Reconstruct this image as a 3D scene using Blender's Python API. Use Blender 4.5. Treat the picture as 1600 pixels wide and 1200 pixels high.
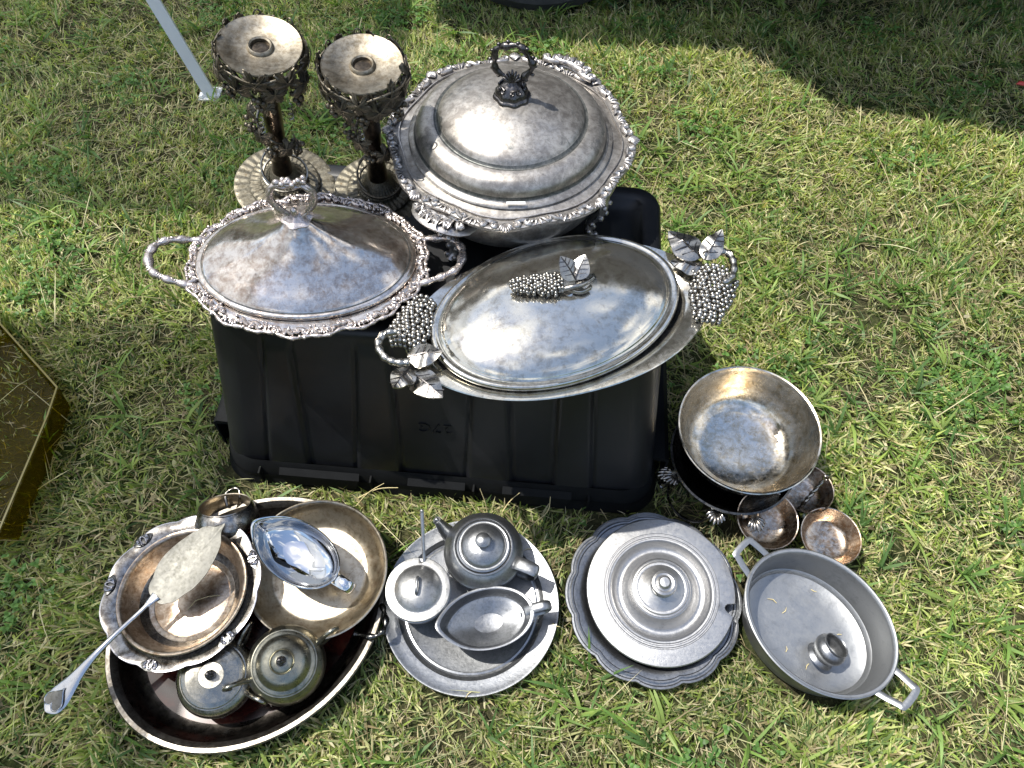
import bpy, math, random
import numpy as np
from mathutils import Vector, Matrix, Euler
PI = math.pi
random.seed(7)
rng = np.random.default_rng(11)
for o in list(bpy.data.objects): bpy.data.objects.remove(o)
sc = bpy.context.scene
C = sc.collection

# ------------------------------------------------------------------ camera
H = 1.283; F = 1202.0; TH = math.radians(59); RO = math.radians(2.5)
fwd = Vector((0, math.cos(TH), -math.sin(TH))); rt = Vector((1, 0, 0)); up = rt.cross(fwd)
r2 = rt*math.cos(RO)+up*math.sin(RO); u2 = -rt*math.sin(RO)+up*math.cos(RO)
cam = bpy.data.cameras.new('camera'); camo = bpy.data.objects.new('camera', cam); C.objects.link(camo)
m = Matrix((r2, u2, -fwd)).transposed().to_4x4(); m.translation = Vector((0, 0, H))
camo.matrix_world = m
cam.sensor_width = 36; cam.lens = 36*F/1600; cam.clip_end = 1500; cam.clip_start = .02
sc.camera = camo
# ------------------------------------------------------------------ sky, sun, exposure
SUN_EL = math.radians(64); SD = Vector((1, -.25, 0)).normalized()      # horizontal travel of the light
sv = Vector((-SD.x*math.cos(SUN_EL), -SD.y*math.cos(SUN_EL), math.sin(SUN_EL)))
w = bpy.data.worlds.new('World'); sc.world = w; w.use_nodes = True
nt = w.node_tree; nt.nodes.clear(); N = nt.nodes.new; L = nt.links.new
sky = N('ShaderNodeTexSky'); sky.sky_type = 'NISHITA'; sky.sun_disc = False
sky.sun_elevation = SUN_EL; sky.sun_rotation = math.atan2(sv.x, sv.y)
sky.air_density = 1.2; sky.dust_density = 1.0
tc = N('ShaderNodeTexCoord')
n1 = N('ShaderNodeTexNoise'); n1.inputs['Scale'].default_value = 2.3; n1.inputs['Detail'].default_value = 9
n1.inputs['Roughness'].default_value = .58; n1.inputs['Distortion'].default_value = .35
mp = N('ShaderNodeMapping'); mp.inputs['Scale'].default_value = (1, 1, 1.9); mp.inputs['Location'].default_value = (.7, .35, .2)
L(tc.outputs['Generated'], mp.inputs['Vector']); L(mp.outputs[0], n1.inputs['Vector'])
cr = N('ShaderNodeValToRGB'); cr.color_ramp.elements[0].position = .50; cr.color_ramp.elements[1].position = .60
L(n1.outputs['Fac'], cr.inputs[0])
n2 = N('ShaderNodeTexNoise'); n2.inputs['Scale'].default_value = 6; n2.inputs['Detail'].default_value = 5
L(mp.outputs[0], n2.inputs['Vector'])
cc = N('ShaderNodeValToRGB'); cc.color_ramp.elements[0].color = (3.8, 4.1, 4.7, 1); cc.color_ramp.elements[1].color = (9.0, 8.9, 8.7, 1)
cc.color_ramp.elements[0].position = .3; cc.color_ramp.elements[1].position = .62
L(n2.outputs['Fac'], cc.inputs[0])
mx = N('ShaderNodeMix'); mx.data_type = 'RGBA'
L(cr.outputs[0], mx.inputs[0]); L(sky.outputs[0], mx.inputs[6]); L(cc.outputs[0], mx.inputs[7])
bg = N('ShaderNodeBackground'); bg.inputs['Strength'].default_value = .15
L(mx.outputs[2], bg.inputs['Color']); wo = N('ShaderNodeOutputWorld'); L(bg.outputs[0], wo.inputs[0])
sl = bpy.data.lights.new('sun', 'SUN'); sl.energy = 5.0; sl.angle = math.radians(.5); sl.color = (1, .955, .87)
so = bpy.data.objects.new('sun', sl); C.objects.link(so)
so.rotation_euler = sv.to_track_quat('Z', 'Y').to_euler(); so.location = (-2, 0, 6)
vs = sc.view_settings; vs.view_transform = 'Standard'; vs.look = 'None'; vs.exposure = 0.75; vs.gamma = 1
sc.render.engine = 'CYCLES'
sc.cycles.max_bounces = 8; sc.cycles.glossy_bounces = 5; sc.cycles.transparent_max_bounces = 12
sc.cycles.sample_clamp_indirect = 6; sc.cycles.caustics_reflective = False

# ------------------------------------------------------------------ helpers
def at(px, py, z=0.0):
    d = fwd + r2*((px-800)/F) + u2*((600-py)/F)
    return Vector((0, 0, H)) + d*((z-H)/d.z)
def mpp(px, py, z=0.0):
    return (at(px, py, z)-Vector((0, 0, H))).dot(fwd)/F
def sp(pts, n=6, closed=False):
    P = [np.array(p, float) for p in pts]; out = []
    M = len(P); rngi = range(M if closed else M-1)
    for i in rngi:
        if closed: a, b, c, d = P[i-1], P[i], P[(i+1) % M], P[(i+2) % M]
        else: a, b, c, d = P[max(i-1, 0)], P[i], P[i+1], P[min(i+2, M-1)]
        for k in range(n):
            t = k/n
            out.append(.5*((2*b)+(-a+c)*t+(2*a-5*b+4*c-d)*t*t+(-a+3*b-3*c+d)*t**3))
    if not closed: out.append(P[-1])
    return out
class MB:
    def __init__(s): s.v = []; s.f = []; s.m = []; s.n = 0
    def add(s, v, f, mi=0, mat=None):
        v = np.asarray(v, float)
        if mat is not None:
            M = np.array(mat); v = v@M[:3, :3].T + M[:3, 3]
        s.v.append(v)
        for q in f: s.f.append(tuple(i+s.n for i in q))
        s.m += (mi if isinstance(mi, list) else [mi]*len(f)); s.n += len(v)
    def lathe(s, prof, seg=72, shape=None, mi=0, mat=None, ma=None, caps=(True, True)):
        V = []; Fc = []; Mi = []
        th = np.arange(seg)*2*PI/seg
        for i, p in enumerate(prof):
            r, z = p[0], p[1]
            r = r if shape else max(r, 1e-5)
            if shape: V += [shape(t, r, z, i) for t in th]
            else: V += [(r*math.cos(t), r*math.sin(t), z) for t in th]
        for i in range(len(prof)-1):
            k = ma(i) if ma else mi
            for j in range(seg):
                a = i*seg+j; b = i*seg+(j+1) % seg
                Fc.append((a, b, b+seg, a+seg)); Mi.append(k)
        n = len(prof)-1
        if caps[0]: Fc.append(tuple(range(seg))[::-1]); Mi.append(ma(0) if ma else mi)
        if caps[1]: Fc.append(tuple(n*seg+j for j in range(seg))); Mi.append(ma(n-1) if ma else mi)
        s.add(V, Fc, Mi, mat)
    def tube(s, path, rad, sides=8, mi=0, mat=None, closed=False, flat=None):
        P = [Vector(tuple(p)) for p in path]; n = len(P)
        V = []; Fc = []; nrm = None
        for i in range(n):
            if closed: t = P[(i+1) % n]-P[i-1]
            else: t = P[min(i+1, n-1)]-P[max(i-1, 0)]
            t = t.normalized() if t.length > 1e-9 else Vector((0, 0, 1))
            if nrm is None:
                nrm = t.orthogonal().normalized()
                if flat is not None:
                    nrm = (Vector(flat)-t*Vector(flat).dot(t)).normalized()
            else:
                nrm = (nrm-t*nrm.dot(t)); nrm = nrm.normalized() if nrm.length > 1e-6 else t.orthogonal().normalized()
            b = t.cross(nrm)
            r = rad[i] if hasattr(rad, '__len__') else rad
            ra, rb = (r if hasattr(r, '__len__') else (r, r))
            for k in range(sides):
                a = 2*PI*k/sides
                V.append(tuple(P[i]+nrm*(ra*math.cos(a))+b*(rb*math.sin(a))))
        for i in range(n if closed else n-1):
            for k in range(sides):
                a = i*sides+k; b2 = i*sides+(k+1) % sides; o = ((i+1) % n-i)*sides
                Fc.append((a, b2, b2+o, a+o))
        if not closed:
            Fc.append(tuple(range(sides))[::-1]); Fc.append(tuple((n-1)*sides+k for k in range(sides)))
        s.add(V, Fc, mi, mat)
    def ball(s, c, r, seg=8, ring=6, mi=0, mat=None, sc3=(1, 1, 1)):
        V = [(c[0], c[1], c[2]-r*sc3[2])]; Fc = []
        for i in range(1, ring):
            a = -PI/2+PI*i/ring
            for j in range(seg):
                b = 2*PI*j/seg
                V.append((c[0]+r*sc3[0]*math.cos(a)*math.cos(b), c[1]+r*sc3[1]*math.cos(a)*math.sin(b), c[2]+r*sc3[2]*math.sin(a)))
        V.append((c[0], c[1], c[2]+r*sc3[2]))
        for j in range(seg):
            Fc.append((0, 1+(j+1) % seg, 1+j))
            for i in range(ring-2):
                a = 1+i*seg+j; b = 1+i*seg+(j+1) % seg
                Fc.append((a, b, b+seg, a+seg))
            Fc.append((1+(ring-2)*seg+j, 1+(ring-2)*seg+(j+1) % seg, len(V)-1))
        s.add(V, Fc, mi, mat)
    def box(s, c, d, mi=0, mat=None):
        V = [(c[0]+x*d[0]/2, c[1]+y*d[1]/2, c[2]+z*d[2]/2) for x in (-1, 1) for y in (-1, 1) for z in (-1, 1)]
        s.add(V, [(0, 1, 3, 2), (4, 6, 7, 5), (0, 4, 5, 1), (2, 3, 7, 6), (0, 2, 6, 4), (1, 5, 7, 3)], mi, mat)
    def slab(s, pts, thick, bulge=0, mi=0, mat=None, ctr=None, rings=3, zf=None):
        """leaf-like plate: outline pts (x,y), rings inwards to a centre, real thickness"""
        P = np.array(pts, float); c = P.mean(0) if ctr is None else np.array(ctr, float); n = len(P)
        V = []; Fc = []
        zf = zf or (lambda x, y, k: bulge*(1-k*k))
        for side in (1, -1):
            for k in range(rings, 0, -1):
                q = k/rings
                for p in P:
                    x, y = c+(p-c)*q
                    V.append((x, y, zf(x, y, q)+side*thick/2))
            V.append((c[0], c[1], zf(c[0], c[1], 0)+side*thick/2))
        per = rings*n+1
        for sd in (0, 1):
            o = sd*per
            for k in range(rings-1):
                for j in range(n):
                    a = o+k*n+j; b = o+k*n+(j+1) % n
                    q = (a, b, b+n, a+n); Fc.append(q if sd == 0 else q[::-1])
            for j in range(n):
                q = (o+(rings-1)*n+j, o+(rings-1)*n+(j+1) % n, o+per-1); Fc.append(q if sd == 0 else q[::-1])
        for j in range(n): Fc.append((j, per+j, per+(j+1) % n, (j+1) % n))
        s.add(V, Fc, mi, mat)
    def build(s, name, mat, parent=None, ang=38, kind=None, smooth=True, label=None):
        me = bpy.data.meshes.new(name); v = np.concatenate(s.v)
        me.from_pydata(v.tolist(), [], s.f)
        for mm in (mat if isinstance(mat, (list, tuple)) else [mat]): me.materials.append(mm)
        me.polygons.foreach_set('material_index', s.m)
        if smooth:
            me.polygons.foreach_set('use_smooth', [True]*len(s.f)); me.update()
            me.set_sharp_from_angle(angle=math.radians(ang))
        me.update()
        o = bpy.data.objects.new(name, me); C.objects.link(o)
        if parent: o.parent = parent
        if kind: o['kind'] = kind
        if label: o['label'] = label
        return o
def tag(o, label, cat, group=None):
    o['label'] = label; o['category'] = cat
    if group: o['group'] = group
    return o
def thing(name, label, cat, loc, rot=None, group=None):
    o = bpy.data.objects.new(name, None); C.objects.link(o); o.empty_display_size = .05
    o.location = loc
    if rot is not None: o.rotation_euler = rot
    return tag(o, label, cat, group)
def put(name, label, cat, px, py, zr, h, tilt=(0, 0), rz=0, group=None):
    """rim centre seen at (px,py) at height zr; the thing's base lies h below it along its own axis"""
    R = (Matrix.Rotation(math.radians(tilt[1]), 3, 'Y') @ Matrix.Rotation(math.radians(tilt[0]), 3, 'X') @ Matrix.Rotation(math.radians(rz), 3, 'Z'))
    loc = at(px, py, zr) - R@Vector((0, 0, h))
    return thing(name, label, cat, loc, R.to_euler(), group)
def copy_tree(o, parent=None, **kw):
    c = o.copy(); C.objects.link(c); c.parent = parent
    for ch in [x for x in C.objects if x.parent == o]: copy_tree(ch, c)
    return c

# ------------------------------------------------------------------ materials
def mat_base(name):
    m = bpy.data.materials.new(name); m.use_nodes = True; t = m.node_tree
    return m, t, t.nodes['Principled BSDF']
def ramp(t, fac, stops):
    r = t.nodes.new('ShaderNodeValToRGB'); e = r.color_ramp.elements
    while len(e) < len(stops): e.new(.5)
    for i, (p, c) in enumerate(stops):
        e[i].position = p; e[i].color = (*c, 1) if len(c) == 3 else c
    t.links.new(fac, r.inputs[0]); return r
def noise(t, vec, s, d=6, r=.6, dist=0):
    n = t.nodes.new('ShaderNodeTexNoise'); n.inputs['Scale'].default_value = s; n.inputs['Detail'].default_value = d
    n.inputs['Roughness'].default_value = r; n.inputs['Distortion'].default_value = dist
    t.links.new(vec, n.inputs['Vector']); return n.outputs['Fac']
def mixc(t, f, a, b, mode='MIX'):
    m = t.nodes.new('ShaderNodeMix'); m.data_type = 'RGBA'; m.blend_type = mode
    for s, v in ((0, f), (6, a), (7, b)):
        if hasattr(v, 'is_linked') or hasattr(v, 'links'): t.links.new(v, m.inputs[s])
        else: m.inputs[s].default_value = v if s == 0 else (*v, 1)
    return m.outputs[2]
def metal(name, clean, tarn, stain, amt=.5, rough=(.16, .4), scale=14, dark=.68, metallic=1.0, bump=.08, speck=.35, stain_amt=.4, fine=260, off=0, soft=.075):
    m, t, b = mat_base(name)
    tc = t.nodes.new('ShaderNodeTexCoord'); mp = t.nodes.new('ShaderNodeMapping'); mp.inputs['Location'].default_value = (off, off*1.7, off*.6)
    t.links.new(tc.outputs['Object'], mp.inputs[0]); v = mp.outputs[0]
    scale *= 2.2; clean = tuple(x*dark for x in clean); tarn = tuple(x*dark*.74 for x in tarn); stain = tuple(x*.7 for x in stain)
    na, nb_ = noise(t, v, scale, 10, .7, .7), noise(t, v, scale*4.5, 8, .75, .4)
    am = t.nodes.new('ShaderNodeMath'); am.operation = 'MULTIPLY_ADD'; am.inputs[1].default_value = .6; t.links.new(nb_, am.inputs[0])
    am2 = t.nodes.new('ShaderNodeMath'); am2.operation = 'MULTIPLY'; am2.inputs[1].default_value = .4; t.links.new(na, am2.inputs[0]); t.links.new(am2.outputs[0], am.inputs[2]); a = am.outputs[0]
    ms_ = t.nodes.new('ShaderNodeMapping'); ms_.inputs['Scale'].default_value = (1, 14, 5); ms_.inputs['Rotation'].default_value = (.3, .2, .9+off); t.links.new(tc.outputs['Object'], ms_.inputs[0]); stk = noise(t, ms_.outputs[0], 45, 6, .8)
    c1 = ramp(t, a, [(1-amt-soft, (0, 0, 0)), (1-amt+soft, (1, 1, 1))]).outputs[0]
    a2 = noise(t, v, scale*2.7, 8, .7, .3); c2 = ramp(t, a2, [(.78-stain_amt*.45, (0, 0, 0)), (.95-stain_amt*.45, (1, 1, 1))]).outputs[0]
    a3 = noise(t, v, fine, 4, .7); c3 = ramp(t, a3, [(.62, (0, 0, 0)), (.72, (speck, speck, speck))]).outputs[0]
    col = mixc(t, c1, clean, tarn); col = mixc(t, c2, col, stain); col = mixc(t, c3, col, tuple(x*.35 for x in stain))
    t.links.new(col, b.inputs['Base Color']); b.inputs['Metallic'].default_value = metallic
    rr = ramp(t, a2, [(.3, (rough[0],)*3), (.72, (rough[1],)*3)]).outputs[0]
    a4 = noise(t, v, fine*.6, 6, .7)
    rm = t.nodes.new('ShaderNodeMath'); rm.operation = 'MULTIPLY_ADD'; rm.inputs[1].default_value = .24
    mxs = t.nodes.new('ShaderNodeMath'); mxs.operation = 'ADD'; t.links.new(a4, mxs.inputs[0]); t.links.new(stk, mxs.inputs[1])
    hs_ = t.nodes.new('ShaderNodeMath'); hs_.operation = 'MULTIPLY'; hs_.inputs[1].default_value = .62; t.links.new(mxs.outputs[0], hs_.inputs[0]); t.links.new(hs_.outputs[0], rm.inputs[0]); t.links.new(rr, rm.inputs[2])
    rs = t.nodes.new('ShaderNodeMath'); rs.operation = 'SUBTRACT'; rs.inputs[1].default_value = .135; rs.use_clamp = True
    t.links.new(rm.outputs[0], rs.inputs[0]); t.links.new(rs.outputs[0], b.inputs['Roughness'])
    bp = t.nodes.new('ShaderNodeBump'); bp.inputs['Strength'].default_value = bump; bp.inputs['Distance'].default_value = .001
    t.links.new(noise(t, v, fine*.5, 5, .7), bp.inputs['Height'])
    bp2 = t.nodes.new('ShaderNodeBump'); bp2.inputs['Strength'].default_value = .05; bp2.inputs['Distance'].default_value = .002
    t.links.new(noise(t, v, scale*1.6, 2, .5), bp2.inputs['Height']); t.links.new(bp.outputs[0], bp2.inputs['Normal'])
    t.links.new(bp2.outputs[0], b.inputs['Normal'])
    return m
M = {}
M['chafer'] = metal('tarnished_silver_rose', (.60, .565, .52), (.42, .385, .35), (.17, .175, .17), .5, (.33, .48), 9, off=1, stain_amt=.5, metallic=.84, speck=.7)
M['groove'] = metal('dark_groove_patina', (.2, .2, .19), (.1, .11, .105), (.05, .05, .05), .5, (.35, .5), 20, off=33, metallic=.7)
M['chafer_rim'] = metal('tarnished_silver_cast', (.6, .57, .55), (.3, .27, .25), (.09, .09, .09), .45, (.26, .44), 30, off=2, metallic=.8)
M['finial'] = metal('blackened_silver_cast', (.2, .19, .19), (.1, .095, .095), (.04, .04, .04), .5, (.25, .45), 40, off=3)
M['oval_lid'] = metal('polished_silver_spotted', (.86, .80, .74), (.62, .50, .42), (.32, .22, .17), .48, (.07, .25), 11, off=4, stain_amt=.42, fine=150, speck=.6, metallic=.93)
M['oval_rim'] = metal('rose_silver_cast', (.78, .70, .66), (.5, .41, .37), (.2, .14, .12), .45, (.18, .36), 34, off=5, metallic=.8)
M['grape_lid'] = metal('yellowed_silver_mirror', (.82, .79, .71), (.62, .56, .46), (.32, .28, .21), .44, (.05, .22), 8, off=6, stain_amt=.4, bump=.05, metallic=.95, speck=.5)
M['grape_cast'] = metal('grey_silver_cast', (.50, .48, .44), (.30, .28, .25), (.12, .11, .09), .42, (.2, .38), 40, off=7)
M['bronze'] = metal('dark_patinated_metal', (.24, .215, .17), (.14, .12, .09), (.3, .24, .17), .5, (.35, .6), 30, metallic=.85, off=8)
M['copper_brown'] = metal('worn_bronze_column', (.16, .13, .1), (.08, .065, .05), (.26, .14, .08), .5, (.25, .45), 14, off=9)
M['candle_plate'] = metal('worn_silver_plate', (.42, .38, .31), (.30, .25, .18), (.2, .16, .11), .5, (.38, .55), 16, off=10, fine=180)
M['candle_base'] = metal('speckled_old_silver_base', (.25, .23, .18), (.15, .13, .09), (.22, .15, .08), .5, (.4, .6), 40, metallic=.8, off=11)
M['pewter'] = metal('satin_pewter', (.40, .41, .425), (.345, .355, .37), (.2, .2, .2), .45, (.3, .4), 26, off=12, bump=.2, fine=420, speck=.6, stain_amt=.15, metallic=.95)
M['pewter_light'] = metal('pale_pewter', (.50, .50, .505), (.43, .43, .435), (.32, .29, .26), .4, (.3, .42), 24, off=13, bump=.2, fine=420, speck=.6, stain_amt=.2, metallic=.92)
M['pewter_dark'] = metal('grey_pewter', (.30, .31, .33), (.25, .26, .275), (.16, .16, .16), .45, (.3, .42), 26, off=14, bump=.2, fine=420, speck=.5, stain_amt=.15, metallic=.95)
M['aluminium'] = metal('brushed_aluminium', (.40, .41, .42), (.35, .36, .37), (.22, .215, .2), .4, (.34, .46), 6, off=15, bump=.2, fine=500, speck=.4, stain_amt=.08, metallic=.9)
M['gold'] = metal('yellowed_silver_bowl', (.54, .48, .38), (.40, .32, .22), (.22, .15, .09), .46, (.26, .46), 9, off=16, stain_amt=.5, speck=.6, dark=.82)
M['brown_in'] = metal('brown_tarnished_bowl', (.60, .54, .47), (.38, .25, .15), (.18, .09, .045), .5, (.16, .38), 14, off=17, stain_amt=.4, dark=.86)
M['silver_out'] = metal('dark_silver_outside', (.42, .40, .37), (.2, .18, .16), (.06, .055, .05), .5, (.14, .34), 12, off=18, dark=.9)
M['black_silver'] = metal('black_tarnished_silver', (.17, .17, .165), (.08, .08, .078), (.25, .23, .2), .5, (.16, .34), 20, off=19, stain_amt=.1)
M['mirror'] = metal('bright_stainless', (.86, .87, .88), (.8, .8, .8), (.6, .6, .6), .3, (.02, .09), 10, off=20, bump=.015, speck=.1, stain_amt=.05)
M['lavender'] = metal('pale_silver_rim', (.70, .68, .70), (.46, .42, .42), (.2, .16, .14), .42, (.2, .38), 16, off=21)
M['server'] = metal('chalky_silver_blade', (.20, .195, .175), (.15, .145, .12), (.10, .085, .065), .45, (.48, .62), 18, off=22, fine=300, metallic=.6, speck=.2, bump=.05)
M['nickel'] = metal('old_nickel_silver', (.42, .40, .35), (.26, .24, .2), (.15, .13, .1), .42, (.16, .36), 12, off=23)
M['tray_wall'] = metal('dark_tray_wall', (.2, .18, .16), (.1, .09, .08), (.3, .27, .23), .5, (.2, .4), 8, off=24, stain_amt=.1)
M['tray_rim'] = metal('worn_tray_rim', (.34, .32, .29), (.24, .21, .17), (.1, .08, .06), .5, (.32, .5), 18, off=25)
M['big_in'] = metal('spotted_silver_bowl_inside', (.82, .77, .68), (.66, .54, .36), (.32, .26, .18), .48, (.1, .32), 10, off=26, stain_amt=.4, dark=.8)
M['brown_in2'] = metal('brown_clouded_bowl_inside', (.62, .53, .43), (.40, .29, .2), (.24, .15, .09), .5, (.24, .44), 13, off=28, stain_amt=.4, dark=.84)
M['nickel_bright'] = metal('rubbed_silver_handle', (.78, .77, .77), (.55, .54, .54), (.25, .24, .24), .35, (.12, .3), 20, off=29)
M['nickel_olive'] = metal('olive_grey_metal', (.36, .35, .29), (.26, .25, .2), (.2, .19, .14), .45, (.22, .38), 10, off=30, stain_amt=.2)
M['pewter_light2'] = metal('speckled_pewter', (.44, .44, .435), (.33, .33, .325), (.24, .21, .17), .45, (.3, .46), 14, off=31, bump=.2, fine=420, speck=.7, stain_amt=.25, metallic=.92)

def simple(name, col, rough=.5, metallic=0, var=.0, scale=20, bump=0, spec=.5):
    m, t, b = mat_base(name); b.inputs['Roughness'].default_value = rough; b.inputs['Metallic'].default_value = metallic
    b.inputs['Specular IOR Level'].default_value = spec
    tc = t.nodes.new('ShaderNodeTexCoord'); a = noise(t, tc.outputs['Object'], scale, 6, .6)
    c = ramp(t, a, [(.3, tuple(x*(1-var) for x in col)), (.7, tuple(min(1, x*(1+var)) for x in col))]).outputs[0]
    t.links.new(c, b.inputs['Base Color'])
    if bump:
        bp = t.nodes.new('ShaderNodeBump'); bp.inputs['Strength'].default_value = bump; bp.inputs['Distance'].default_value = .002
        t.links.new(noise(t, tc.outputs['Object'], scale*4, 4), bp.inputs['Height']); t.links.new(bp.outputs[0], b.inputs['Normal'])
    return m
# burgundy inside of the big oval pan: glossy stained residue
m, t, b = mat_base('burgundy_pan_floor'); tc = t.nodes.new('ShaderNodeTexCoord')
a = noise(t, tc.outputs['Object'], 14, 7, .6, 1.0)
t.links.new(ramp(t, a, [(.38, (.008, .003, .0025)), (.52, (.04, .006, .004)), (.66, (.10, .018, .01)), (.8, (.035, .012, .01))]).outputs[0], b.inputs['Base Color'])
b.inputs['Roughness'].default_value = .16; b.inputs['Specular IOR Level'].default_value = .42; M['burgundy'] = m
# black tote plastic with dust and scratches
m, t, b = mat_base('black_tote_plastic'); tc = t.nodes.new('ShaderNodeTexCoord')
a = noise(t, tc.outputs['Object'], 5, 6, .65, .4); d = noise(t, tc.outputs['Object'], 420, 3, .8)
mpn = t.nodes.new('ShaderNodeMapping'); mpn.inputs['Scale'].default_value = (9, 60, 22); mpn.inputs['Rotation'].default_value = (.4, .9, .7)
t.links.new(tc.outputs['Object'], mpn.inputs[0]); s1 = noise(t, mpn.outputs[0], 3, 5, .75)
c0 = ramp(t, a, [(.35, (.0022, .0026, .0034)), (.72, (.011, .0115, .0135))]).outputs[0]
c1 = mixc(t, ramp(t, s1, [(.68, (0, 0, 0)), (.76, (.35,)*3)]).outputs[0], c0, (.04, .041, .045))
c1 = mixc(t, ramp(t, d, [(.71, (0, 0, 0)), (.79, (.7,)*3)]).outputs[0], c1, (.1, .1, .095))
t.links.new(c1, b.inputs['Base Color'])
t.links.new(ramp(t, a, [(.3, (.32,)*3), (.7, (.5,)*3)]).outputs[0], b.inputs['Roughness'])
bp = t.nodes.new('ShaderNodeBump'); bp.inputs['Strength'].default_value = .12; bp.inputs['Distance'].default_value = .001
t.links.new(d, bp.inputs['Height']); t.links.new(bp.outputs[0], b.inputs['Normal']); b.inputs['Specular IOR Level'].default_value = .38; M['tote'] = m
M['tote_rim'] = simple('black_tote_rim', (.004, .0045, .005), .75, 0, .3, 30, .2, spec=.15)
M['white_paint'] = simple('white_powder_coat', (.78, .79, .82), .35, 0, .03)
M['rubber'] = simple('tyre_rubber', (.035, .035, .036), .75, 0, .25, 30, .3)
M['car_paint'] = simple('dark_car_paint', (.03, .032, .036), .25, .2, .05)
M['car_glass'] = simple('car_window_glass', (.02, .025, .028), .05, 0, .05)
M['wheel'] = simple('wheel_alloy', (.45, .45, .46), .35, .9, .05)
M['black_trim'] = simple('black_trim_plastic', (.02, .02, .02), .6)
M['strip'] = simple('plain_white_strip', (.8, .8, .78), .6)
M['blocker'] = simple('dark_blocker_sheet', (.09, .1, .09), .9)
M['straw'] = simple('dry_straw', (.5, .42, .22), .7, 0, .2, 60)
M['red'] = simple('red_plastic_scrap', (.45, .05, .04), .5)
m, t, b = mat_base('white_canopy_cloth'); b.inputs['Base Color'].default_value = (.75, .76, .78, 1); b.inputs['Roughness'].default_value = .8
tr = t.nodes.new('ShaderNodeBsdfTranslucent'); tr.inputs[0].default_value = (.7, .7, .7, 1); ms = t.nodes.new('ShaderNodeMixShader'); ms.inputs[0].default_value = .55
a = noise(t, t.nodes.new('ShaderNodeTexCoord').outputs['Object'], 3, 3)
t.links.new(ramp(t, a, [(0, (.7, .71, .73)), (1, (.8, .8, .81))]).outputs[0], b.inputs['Base Color'])
t.links.new(b.outputs[0], ms.inputs[1]); t.links.new(tr.outputs[0], ms.inputs[2]); tpp = t.nodes.new('ShaderNodeBsdfTransparent'); ms3 = t.nodes.new('ShaderNodeMixShader'); ms3.inputs[0].default_value = .30; t.links.new(ms.outputs[0], ms3.inputs[1]); t.links.new(tpp.outputs[0], ms3.inputs[2]); t.links.new(ms3.outputs[0], t.nodes['Material Output'].inputs[0]); M['canopy'] = m
m, t, b = mat_base('amber_plastic'); b.inputs['Base Color'].default_value = (.5, .33, .02, 1); b.inputs['Roughness'].default_value = .12
b.inputs['IOR'].default_value = 1.45; tp = t.nodes.new('ShaderNodeBsdfTransparent'); ms = t.nodes.new('ShaderNodeMixShader'); ms.inputs[0].default_value = .80
a = noise(t, t.nodes.new('ShaderNodeTexCoord').outputs['Object'], 12, 4)
t.links.new(ramp(t, a, [(.3, (.55, .49, .06)), (.7, (.66, .60, .09))]).outputs[0], tp.inputs[0])
t.links.new(ramp(t, a, [(.3, (.06, .05, .005)), (.7, (.08, .066, .007))]).outputs[0], b.inputs['Base Color'])
t.links.new(b.outputs[0], ms.inputs[1]); t.links.new(tp.outputs[0], ms.inputs[2]); t.links.new(ms.outputs[0], t.nodes['Material Output'].inputs[0]); M['amber'] = m
M['amber_glint'] = simple('amber_edge_glint', (.11, .09, .01), .25)  # lip tone lightened to paint a glint along the edge
m, t, b = mat_base('clear_glass'); b.inputs['Transmission Weight'].default_value = 1; b.inputs['Roughness'].default_value = .02
b.inputs['Base Color'].default_value = (.9, .95, 1, 1); M['glass'] = m

# ------------------------------------------------------------------ ground and grass
m, t, b = mat_base('lawn_soil'); tc = t.nodes.new('ShaderNodeTexCoord')
a = noise(t, tc.outputs['Object'], 3, 8, .7); a2 = noise(t, tc.outputs['Object'], 90, 6, .75)
c = ramp(t, a2, [(.3, (.02, .018, .01)), (.5, (.055, .05, .026)), (.7, (.15, .13, .07))]).outputs[0]
c2 = ramp(t, a2, [(.3, (.012, .018, .005)), (.6, (.045, .065, .016)), (.8, (.09, .105, .035))]).outputs[0]
t.links.new(mixc(t, ramp(t, a, [(.4, (0, 0, 0)), (.6, (1, 1, 1))]).outputs[0], c, c2), b.inputs['Base Color']); b.inputs['Roughness'].default_value = .95
b.inputs['Specular IOR Level'].default_value = .15
bp = t.nodes.new('ShaderNodeBump'); bp.inputs['Distance'].default_value = .02; bp.inputs['Strength'].default_value = .8
t.links.new(a2, bp.inputs['Height']); t.links.new(bp.outputs[0], b.inputs['Normal']); M['soil'] = m
g = MB(); n = 24; R_ = 320
vv = [(0, 0, 0)]; ff = []
for k, rr in enumerate((1, 4, 12, 40, 120, 320)):
    for j in range(n): vv.append((rr*math.cos(2*PI*j/n), rr*math.sin(2*PI*j/n), 0))
for j in range(n):
    ff.append((0, 1+j, 1+(j+1) % n))
    for k in range(5):
        a = 1+k*n+j; b_ = 1+k*n+(j+1) % n; ff.append((a, a+n, b_+n, b_))
g.add(vv, ff); gro = g.build('ground', M['soil'], smooth=False, kind='structure')

def vnoise(x, y, s, seed):
    r = np.random.default_rng(seed).random((64, 64)); x = x*s+100.3; y = y*s+100.7
    xi = np.floor(x).astype(int); yi = np.floor(y).astype(int); fx = x-xi; fy = y-yi
    fx = fx*fx*(3-2*fx); fy = fy*fy*(3-2*fy)
    g_ = lambda a, b: r[a % 64, b % 64]
    return (g_(xi, yi)*(1-fx)+g_(xi+1, yi)*fx)*(1-fy)+(g_(xi, yi+1)*(1-fx)+g_(xi+1, yi+1)*fx)*fy
TALL = []
FOOT = []   # (x, y, a, b, angle) ellipses or ('r', ...) rects where nothing grows through

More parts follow.
